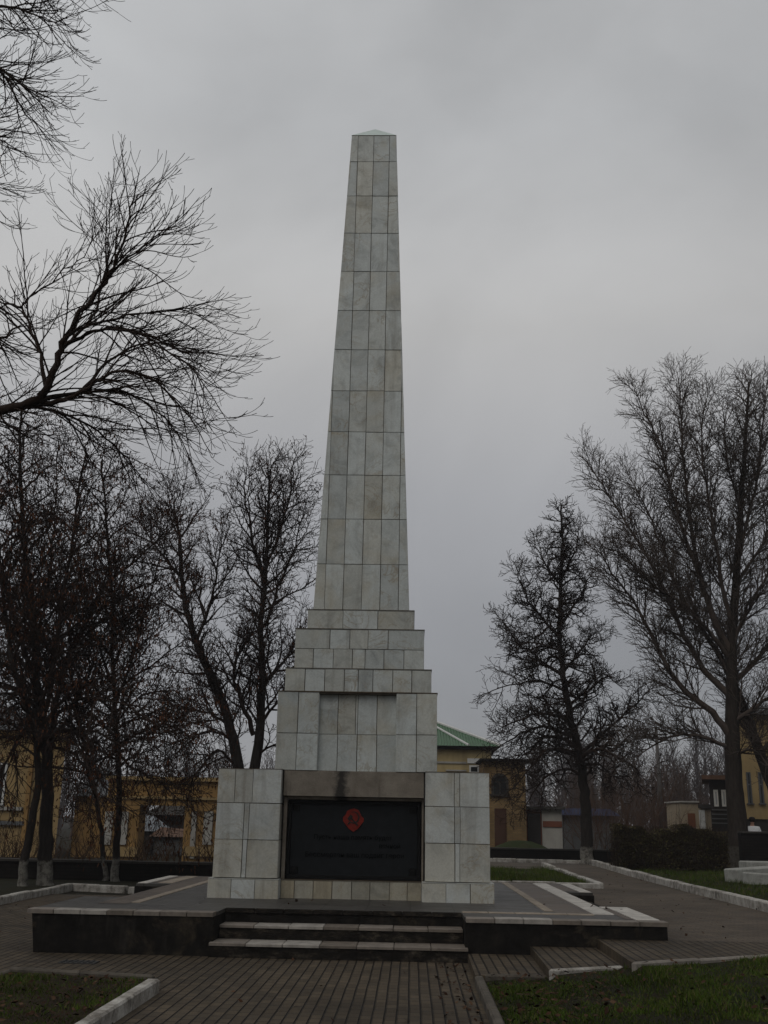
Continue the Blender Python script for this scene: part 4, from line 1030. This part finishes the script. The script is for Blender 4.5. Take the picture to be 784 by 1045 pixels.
# gateway
Y = 44.; gt = empty('gateway', (gx(163, Y), Y+.5, 0), 'ochre gateway with white pilasters and a wide dark opening', 'gateway')
b = MB(); xa, xb, _, zt_ = rect(108, 236, 797, 872, Y); oa, ob, _, oz = rect(141, 187.5, 822, 872, Y)
b.box(xa, oa, Y, Y+1.1, -.2, oz); b.box(ob, xb, Y, Y+1.1, -.2, oz); b.box(xa, xb, Y, Y+1.1, oz+.001, zt_); part(b, 'wall', M['ochre'], gt)
b = MB(); b.box(xa-.1, xb+.1, Y-.18, Y+1.3, zt_+.001, zt_+.16); b.box(xa-.04, xb+.04, Y-.10, Y-.002, oz+.25, oz+.36); part(b, 'cornice', M['ochre_light'], gt)
for u0, u1, vb in ((107,115,862),(121,130.5,862),(195,200,876),(208,217,862)): panelbox(gt, 'pilaster', M['dirtywhite'], u0, u1, 828, vb, Y, -.1)
panelbox(gt, 'plinth_course', M['ochre_light'], 108, 140.5, 864, 874, Y, -.14); panelbox(gt, 'plinth_course', M['ochre_light'], 188, 236, 864, 874, Y, -.14)
# sheds seen through the opening
Y = 52.; sd_ = empty('grey_shed', (gx(150, Y), Y+2, 0), 'narrow grey shed with pale gabled roof seen through the gateway', 'shed')
x0, x1, z0, z1 = rect(139, 153, 848, 872, Y); b = MB(); b.box(x0, x1, Y, Y+4, -.2, z1); part(b, 'wall', M['greyboard'], sd_)
zr = at(146, 832, Y).z; b = MB(); b.add([(x0-.15,Y-.25,z1),(x1+.2,Y-.25,z1),(x1+.2,Y+4.2,z1),(x0-.15,Y+4.2,z1),(x0-.15,Y+2,zr),(x1-.4,Y+2,zr)],[(0,1,5,4),(1,2,5),(2,3,4,5),(3,0,4),(3,2,1,0)]); part(b, 'roof', M['lightroof'], sd_)
Y = 50.; sd_ = empty('garage', (gx(173, Y), Y+2.5, 0), 'grey garage with rusty roof seen through the gateway', 'garage')
x0, x1, z0, z1 = rect(157, 194, 854, 872, Y); b = MB(); b.box(x0, x1, Y, Y+5, -.2, z1); part(b, 'wall', M['greyboard'], sd_)
zr = at(170, 844, Y+2).z; b = MB(); b.add([(x0-.2,Y-.25,z1),(x1+.2,Y-.25,z1),(x1+.2,Y+5.2,z1+.2),(x0-.2,Y+5.2,z1+.2),(x0-.2,Y+2,zr),(x1+.2,Y+2,zr-.2)],[(0,1,5,4),(1,2,5),(2,3,4,5),(3,0,4),(3,2,1,0)]); part(b, 'roof', M['rustroof'], sd_)
panelbox(sd_, 'door', M['slate'], 160, 186, 857, 872, Y, -.05)
# dark wooden house behind the gateway
Y = 60.; dh = empty('dark_house', (gx(178, Y), Y+3, 0), 'dark timber house filling the gateway opening behind the garage', 'house')
x0, x1, z0, z1 = rect(150, 215, 832, 875, Y); b = MB(); b.box(x0, x1, Y, Y+6, -.2, z1); part(b, 'wall', M['darkwood'], dh)
zr = at(180, 812, Y+3).z; b = MB(); b.add([(x0-.3,Y-.4,z1),(x1+.3,Y-.4,z1),(x1+.3,Y+6.4,z1),(x0-.3,Y+6.4,z1),(x0+1,Y+3,zr),(x1-1,Y+3,zr)],[(0,1,5,4),(1,2,5),(2,3,4,5),(3,0,4),(3,2,1,0)]); part(b, 'roof', M['plinth'], dh)

# cream building with green roof behind the monument
Y = 60.; gr = empty('green_roofed_house', (gx(425, Y), Y+6, 0), 'cream house with a green metal hip roof behind the right pillar', 'house')
x1 = at(502, 790, Y).x; x0 = x1-8.6; ze = at(480, 765, Y).z
b = MB(); b.box(x0, x1, Y, Y+11, -.2, ze); part(b, 'wall', M['cream'], gr)
b = MB(); b.box(x0-.3, x1+.3, Y-.3, Y+11.3, ze+.001, ze+.16); part(b, 'eaves', M['plinth'], gr)
ap = at(447, 738, Y+5.5); e0 = ze+.165
b = MB(); b.add([(x0-.5,Y-.55,e0),(x1+.5,Y-.55,e0),(x1+.5,Y+11.5,e0),(x0-.5,Y+11.5,e0),(x0+3.6,Y+5.5,ap.z),(ap.x,Y+5.5,ap.z)],[(0,1,5,4),(1,2,5),(2,3,4,5),(3,0,4),(3,2,1,0)]); rf = part(b, 'roof', M['greenroof'], gr)
b = MB(); b.tube([(ap.x,Y+5.5,ap.z+.04),(x1+.5,Y-.55,e0+.05)], .09, 6); b.tube([(ap.x,Y+5.5,ap.z+.04),(x1+.5,Y+11.5,e0+.05)], .09, 6); b.tube([(ap.x-.1,Y+5.5,ap.z+.04),(x0+3.6,Y+5.5,ap.z+.04)], .09, 6)
xs = ap.x-.6
b.tube([(xs,Y+5.4,ap.z+.03),(at(478,760,Y).x,Y-.5,e0+.05)], .07, 6)
part(b, 'ridge_cap', M['white'], gr, sub=rf)
window(gr, 479, 489, 781, 800, Y, 'white', 0)
for u in (372, 402, 432): window(gr, u, u+14, 792, 826, Y, 'white', 1)
panelbox(gr, 'lintel_band', M['white'], 477, 491, 774, 779, Y, -.1); panelbox(gr, 'string_course', M['dirtywhite'], 430, 476, 777, 779, Y, -.07); panelbox(gr, 'string_course', M['dirtywhite'], 455, 476, 785.5, 787, Y, -.07)
# yellow brick wing
Y = 56.; wg = empty('brick_house', (gx(518, Y), Y+1.8, 0), 'yellow brick house with an arched window and brown door', 'house')
x0, x1, z0, z1 = rect(494, 537, 777, 872, Y); b = MB(); b.box(x0, x1, Y, Y+3.6, -.2, z1); part(b, 'wall', M['brick_yellow'], wg)
b = MB(); b.box(x0-.2, x1+.3, Y-.35, Y+3.7, z1+.002, z1+.12); part(b, 'roof', M['wall_dark'], wg)
window(wg, 501.5, 519, 789, 813, Y, 'plinth', 1, True, .12); panelbox(wg, 'door', M['door'], 505, 517, 825, 872, Y)
# garages
Y = 57.; ga = empty('garage', (gx(545, Y), Y+2.5, 0), 'low brick garage with dark gate beside the yellow brick house', 'garage')
x0, x1, z0, z1 = rect(537.5, 553, 826, 872, Y); b = MB(); b.box(x0, x1, Y, Y+5, -.2, z1); part(b, 'wall', M['brickred'], ga)
panelbox(ga, 'gate', M['darkwood'], 538.5, 552, 830, 872, Y); b = MB(); b.box(x0, x1, Y-.3, Y+5.1, z1+.002, z1+.15); part(b, 'roof', M['plinth'], ga)
ga = empty('garage', (gx(563, Y), Y+2.5, 0), 'low white garage with a brick-red band', 'garage')
x0, x1, z0, z1 = rect(553.5, 574, 826, 872, Y); b = MB(); b.box(x0, x1, Y, Y+5, -.2, z1); part(b, 'wall', M['dirtywhite'], ga)
panelbox(ga, 'band', M['brickred'], 554, 573.5, 838, 844, Y); b = MB(); b.box(x0+.01, x1+.15, Y-.3, Y+5.1, z1+.002, z1+.15); part(b, 'roof', M['plinth'], ga)
Y = 66.; bl = empty('blue_roofed_shed', (gx(600, Y), Y+3, 0), 'grey shed with a bright blue roof behind the dark tree', 'shed')
x0, x1, z0, z1 = rect(556, 628, 832, 872, Y); b = MB(); b.box(x0, x1, Y, Y+6, -.2, z1); part(b, 'wall', M['greyboard'], bl)
zr = at(590, 825, Y+3).z; b = MB(); b.add([(x0-.3,Y-.4,z1),(x1+.3,Y-.4,z1),(x1+.3,Y+6.4,z1),(x0-.3,Y+6.4,z1),(x0-.3,Y+3,zr),(x1+.3,Y+3,zr)],[(0,1,5,4),(1,2,5),(2,3,4,5),(3,0,4),(3,2,1,0)]); part(b, 'roof', M['blueroof'], bl)
# grassy mound before the brick house
mb = MB(); cxm = gx(530, 50); Rr = 3.2
nr, na = 6, 20
mb.v.append((cxm, 50, .95)); 
for i in range(1, nr+1):
    for k in range(na): a = 2*pi*k/na; rr = i/nr; mb.v.append((cxm+Rr*rr*cos(a), 50+2.2*rr*sin(a), .95*(cos(rr*pi)*.5+.5)+.05*sin(5*a+i)-.02))
for k in range(na): mb.f.append((0, 1+k, 1+(k+1)%na)); mb.m.append(0)
for i in range(nr-1):
    for k in range(na): a = 1+i*na; mb.f.append((a+k, a+na+k, a+na+(k+1)%na, a+(k+1)%na)); mb.m.append(0)
M['mound'] = ground_mat('mound_grass', (.022,.034,.010), (.034,.045,.014), (.045,.040,.018))
struct(mb, 'grass_mound', M['mound'], 'small grassy mound before the yellow brick house', 'mound', True)
# right: cream outbuilding, dark timber house, yellow building
Y = 62.; ob_ = empty('outbuilding', (gx(712, Y), Y+1.7, 0), 'small cream outbuilding with a brown door and a white door', 'outbuilding')
x0, x1, z0, z1 = rect(696, 714, 819, 872, Y); b = MB(); b.box(x0, x1, Y, Y+3.4, -.2, z1)
x2 = at(729, 840, Y).x; z2 = at(720, 825, Y).z; b.box(x1+.001, x2, Y+.02, Y+3.4, -.2, z2); part(b, 'wall', M['beige'], ob_)
b = MB(); b.box(x0-.1, x1+.05, Y-.1, Y+3.5, z1+.002, z1+.08); part(b, 'roof', M['dirtywhite'], ob_)
b = MB(); b.box(x1+.06, x2+.2, Y-.15, Y+3.5, z2+.002, z2+.22); part(b, 'roof', M['plinth'], ob_)
panelbox(ob_, 'door', M['rustdoor'], 703, 710.5, 830, 872, Y); panelbox(ob_, 'door', M['white'], 714.5, 720.5, 826.5, 872, Y)
Y = 58.; dk = empty('timber_house', (gx(736, Y), Y+3, 0), 'dark timber house with two narrow white-framed windows', 'house')
x0, x1, z0, z1 = rect(726, 752, 796, 872, Y); sk = x0*6/Y; b = MB(); b.prism([(x0,Y),(x1,Y),(x1+sk,Y+6),(x0+sk,Y+6)], -.2, z1); part(b, 'wall', M['darkwood'], dk)
b = MB(); b.prism([(x0-.5,Y-.5),(x1+.2,Y-.5),(x1+sk+.2,Y+6.3),(x0+sk-.3,Y+6.3)], z1+.002, z1+.22); part(b, 'roof', M['rustroof'], dk)
for u in (728.5, 736.5):
    x0, x1, z0, z1 = rect(u, u+4.4, 806, 823, Y); b = MB(); b.box(x0, x1, Y-.06, Y-.002, z0, z1); wn = part(b, 'window', M['white'], dk)
    b = MB(); b.box(x0+.08, x1-.08, Y-.07, Y-.061, z0+.1, z1-.1); part(b, 'pane', M['lightroof'], dk, sub=wn)
b = MB()
for v in (826,830.5,835,839.5): x0, x1, z0, z1 = rect(726.5, 752, v, v+1.2, Y); b.box(x0, x1, Y-.07, Y-.003, z0, z1)
part(b, 'cladding_boards', M['greyboard'], dk)
Y = 47.; yb = empty('yellow_building', (gx(800, Y), Y+5, 0), 'yellow plastered building with narrow dark windows at the right edge', 'building')
x0 = at(752, 800, Y).x; x1 = x0+12; zt_ = at(780, 730, Y).z; zb_ = at(780, 836, Y).z
sk = x0*10/Y*1.02
b = MB(); b.prism([(x0,Y),(x1,Y),(x1+sk,Y+10),(x0+sk,Y+10)], zb_, zt_); part(b, 'wall', M['yellow'], yb)
b = MB(); b.prism([(x0+.05,Y+.05),(x1-.05,Y+.05),(x1+sk,Y+9.9),(x0+sk+.05,Y+9.9)], -.2, zb_-.002); part(b, 'plinth', M['plinth'], yb)
b = MB(); b.add([(x0-.4,Y-.4,zt_+.01),(x1+.4,Y-.4,zt_+.01),(x1+sk+.4,Y+10.4,zt_+.01),(x0+sk-.4,Y+10.4,zt_+.01),(x0+4+sk/2,Y+5,zt_+1.5),(x1-4+sk/2,Y+5,zt_+1.5)],[(0,1,5,4),(1,2,5),(2,3,4,5),(3,0,4),(3,2,1,0)]); part(b, 'roof', M['slate'], yb)
for u in (762.5, 774.5, 787, 799): window(yb, u, u+4.4, 788, 821, Y, 'slate', 0, False, .05)
# pole
Y = 70.; p0 = at(676, 860, Y); zt_ = at(676, 742, Y).z
up = empty('utility_pole', (p0.x, Y, 0), 'slim weathered utility pole rising above the brown thickets', 'pole')
b = MB(); b.tube([(p0.x,Y,-.2),(p0.x+.03,Y,zt_*.5),(p0.x,Y,zt_)], [.16,.13,.10], 8); part(b, 'post', M['pole'], up, True)
b = MB(); b.box(p0.x-.7, p0.x+.7, Y-.16, Y-.11, zt_-.55, zt_-.43); ca = part(b, 'crossarm', M['pole'], up)
for dx in (-.6,.6):
    b = MB(); b.tube([(p0.x+dx,Y-.13,zt_-.43),(p0.x+dx,Y-.13,zt_-.27)], [.05,.035], 6); part(b, 'insulator', M['white'], up, sub=ca)

# ------------------------------------------------------------------ person behind the right wall
def skin(name, verts, edges, radii, mat, parent, sub=2):
    me = bpy.data.meshes.new(name); me.from_pydata(verts, edges, []); o = bpy.data.objects.new(name, me); COL.objects.link(o)
    o.modifiers.new('skin', 'SKIN'); ss = o.modifiers.new('sub', 'SUBSURF'); ss.levels = sub; ss.render_levels = sub
    for i, r in enumerate(radii):
        sv_ = me.skin_vertices[0].data[i]; sv_.radius = r if hasattr(r, '__len__') else (r, r); sv_.use_root = (i == 0)
    bpy.context.view_layer.update()
    m2 = bpy.data.meshes.new_from_object(o.evaluated_get(bpy.context.evaluated_depsgraph_get())); bpy.data.objects.remove(o)
    m2.materials.clear(); m2.materials.append(mat); m2.polygons.foreach_set('use_smooth', [True]*len(m2.polygons))
    o = bpy.data.objects.new(name, m2); COL.objects.link(o); o.parent = parent; return o
YPn = 36.; pp = at(768.5, 850, YPn)
per = empty('person', (pp.x, YPn, .31), 'person in a white jacket with dark hair behind the right wall', 'person')
bv = [(0,0,.92),(0,.0,1.12),(0,.01,1.32),(0,.01,1.42),(0,-.01,1.50),(0,-.02,1.57),(0,-.02,1.64)]
be = [(0,1),(1,2),(2,3),(3,4),(4,5),(5,6)]; br = [(.15,.11),(.135,.10),(.16,.11),(.07,.07),(.052,.055),(.072,.088),(.065,.08)]
for s in (-1, 1):
    i = len(bv); bv += [(s*.17,0,1.36),(s*.24,-.02,1.1),(s*.22,-.14,.9),(s*.2,-.2,.86),(s*.09,0,.86),(s*.10,-.01,.48),(s*.10,.02,.08),(s*.10,-.11,.03)]
    be += [(2,i),(i,i+1),(i+1,i+2),(i+2,i+3),(0,i+4),(i+4,i+5),(i+5,i+6),(i+6,i+7)]
    br += [.06,.045,.033,.03,.085,.058,.042,.035]
body = skin('body', bv, be, br, M['skin'], per)
jv_ = [(0,0,.86),(0,0,1.1),(0,.01,1.34),(0,.005,1.43)]; je = [(0,1),(1,2),(2,3)]; jr = [(.19,.14),(.165,.13),(.19,.14),(.09,.085)]
for s in (-1, 1):
    i = len(jv_); jv_ += [(s*.185,0,1.36),(s*.25,-.02,1.1),(s*.225,-.13,.92)]; je += [(2,i),(i,i+1),(i+1,i+2)]; jr += [.078,.066,.05]
skin('jacket', jv_, je, jr, M['jacket'], per)
tv = [(0,0,.9)]; te = []; tr_ = [(.16,.12)]
for s in (-1, 1):
    i = len(tv); tv += [(s*.09,0,.84),(s*.10,-.01,.48),(s*.10,.02,.10)]; te += [(0,i),(i,i+1),(i+1,i+2)]; tr_ += [.10,.075,.062]
skin('trousers', tv, te, tr_, M['trousers'], per)
skin('hair', [(0,-.01,1.53),(0,-.02,1.65),(0,-.02,1.73)], [(0,1),(1,2)], [(.085,.10),(.12,.135),(.08,.09)], M['hair'], per)

# ------------------------------------------------------------------ grass blades and fallen leaves
def blades(name, areas, n, label, mat, hmin, hmax, seed):
    rng = np.random.default_rng(seed); Vs = []
    tot = sum((a[1]-a[0])*(a[3]-a[2])*a[5] for a in areas)
    for (x0, x1, y0, y1, zf, dens) in areas:
        m = int(n*(x1-x0)*(y1-y0)*dens/tot)
        x = rng.uniform(x0, x1, m); y = rng.uniform(y0, y1, m)
        keep = np.array([zf(a, c) is not None for a, c in zip(x, y)]); x, y = x[keep], y[keep]
        z = np.array([zf(a, c) for a, c in zip(x, y)]); m = len(x)
        cl_ = np.sin(x*5.1+1.3*np.sin(y*3.7))*np.sin(y*4.3+1.1*np.sin(x*2.9)); kp = rng.random(m) < .62+.42*cl_; x, y, z = x[kp], y[kp], z[kp]; m = len(x)
        h = rng.uniform(hmin, hmax, m)*(1+.35*cl_[kp])*(0.6+.8*np.abs(np.sin(x*1.9)*np.cos(y*2.3))); a = rng.uniform(0, 2*pi, m); wd_ = rng.uniform(.003, .006, m)*1.4
        lx, ly = rng.normal(0, .45, m)*h, rng.normal(0, .45, m)*h
        p = np.stack([x, y, z], 1); s = np.stack([np.cos(a)*wd_, np.sin(a)*wd_, np.zeros(m)], 1); tp = p+np.stack([lx, ly, h], 1)
        Vs.append(np.stack([p-s, p+s, tp], 1).reshape(-1, 3))
    V = np.concatenate(Vs); Fq = np.arange(len(V)).reshape(-1, 3)
    o = mesh_np(name, V, Fq, mat); tag(o, label, 'grass', kind='stuff')
def zr_(x, y):
    yt = 11.95 if x < 1.45 else (11.63+(x-1.46)*.5 if x < 2.3 else 11.5+(x-2.3)*.617)
    if y > yt or x < .8: return None
    return lawn_right(x, y)+.008*sin(x*3.1+y*1.7)-.012
blades('grass', [(.8,6.8,8.6,14.2,zr_,1.)], 95000, 'dark short grass on the near right plot', M['blade'], .018, .05, 1)
blades('grass', [(-6.5,-2.61,8.6,11.65,lambda x,y: None if (y > 11.38-(x+2.6)*.2-.05 or (x < -4.15 and y > 11.3)) else .07,1.)], 21000, 'thin patchy grass on the near left plot', M['blade'], .02, .05, 2)
blades('grass', [(6.3,16.,15.,34.,lambda x,y: .355,1.)], 60000, 'grass under the hedge and around the concrete blocks', M['blade'], .05, .12, 3)
blades('grass', [(1.4,4.1,25.,33.,lambda x,y: .355,1.)], 14000, 'grass on the small plot behind the platform', M['blade'], .05, .12, 4)
def litter(areas, seed):
    R = random.Random(seed); V = []; Fq = []; c = 0
    for (x0, x1, y0, y1, zf, n) in areas:
        for k in range(n):
            x, y = R.uniform(x0, x1), R.uniform(y0, y1); z = zf(x, y)
            if z is None: continue
            s = R.uniform(.014, .034); a = R.uniform(0, 2*pi); u = Vector((cos(a), sin(a), R.gauss(0,.35)))*s; w_ = Vector((-sin(a), cos(a), R.gauss(0,.35)))*s*.7
            p = Vector((x, y, z+.012+abs(R.gauss(0,.012))))
            if p.z < .06: p.z = z+.012
            V += [p-u, p-u*.2+w_, p+u, p-u*.2-w_]; Fq.append((c,c+1,c+2,c+3)); c += 4
    o = mesh_np('fallen_leaves', np.array([tuple(v) for v in V]), np.array(Fq), M['leaf_litter']); tag(o, 'scattered dry brown fallen leaves on grass and paving', 'leaves', kind='stuff')
def zr2(x, y):
    z = zr_(x, y); return None if z is None else z+.045
litter([(.8,1.9,9.,12.,zr2,300),(.8,6.,8.6,13.,zr2,420),(-6.,-2.65,8.8,11.3,lambda x,y: .085,700),(-2.5,.65,8.8,13.8,lambda x,y: .002,26),(.3,.66,9.,13.8,lambda x,y: .002,110),
        (3.3,6.0,14.2,34.,lambda x,y: Z3+.002,110),(-7.7,-5.,12.,24.,lambda x,y: .002,80),(-4.6,3.,15.,16.4,lambda x,y: ZT+.012,14),(6.3,13.,15.,33.,lambda x,y: .38,260)], 8)

# ------------------------------------------------------------------ damp air
hz = MB(); hz.box(-160, 160, -30, 190, -1.2, 24); ho = hz.build('haze', [])
hm = bpy.data.materials.new('damp_air'); hm.use_nodes = True; ht_ = hm.node_tree; ht_.nodes.clear()
ov = ht_.nodes.new('ShaderNodeOutputMaterial'); pv = ht_.nodes.new('ShaderNodeVolumePrincipled')
pv.inputs['Color'].default_value = (.93, .95, 1, 1); pv.inputs['Density'].default_value = .00055
ht_.links.new(pv.outputs[0], ov.inputs['Volume']); ho.data.materials.append(hm)
tag(ho, 'thin damp autumn haze softening the far trees and houses', 'haze', kind='stuff')
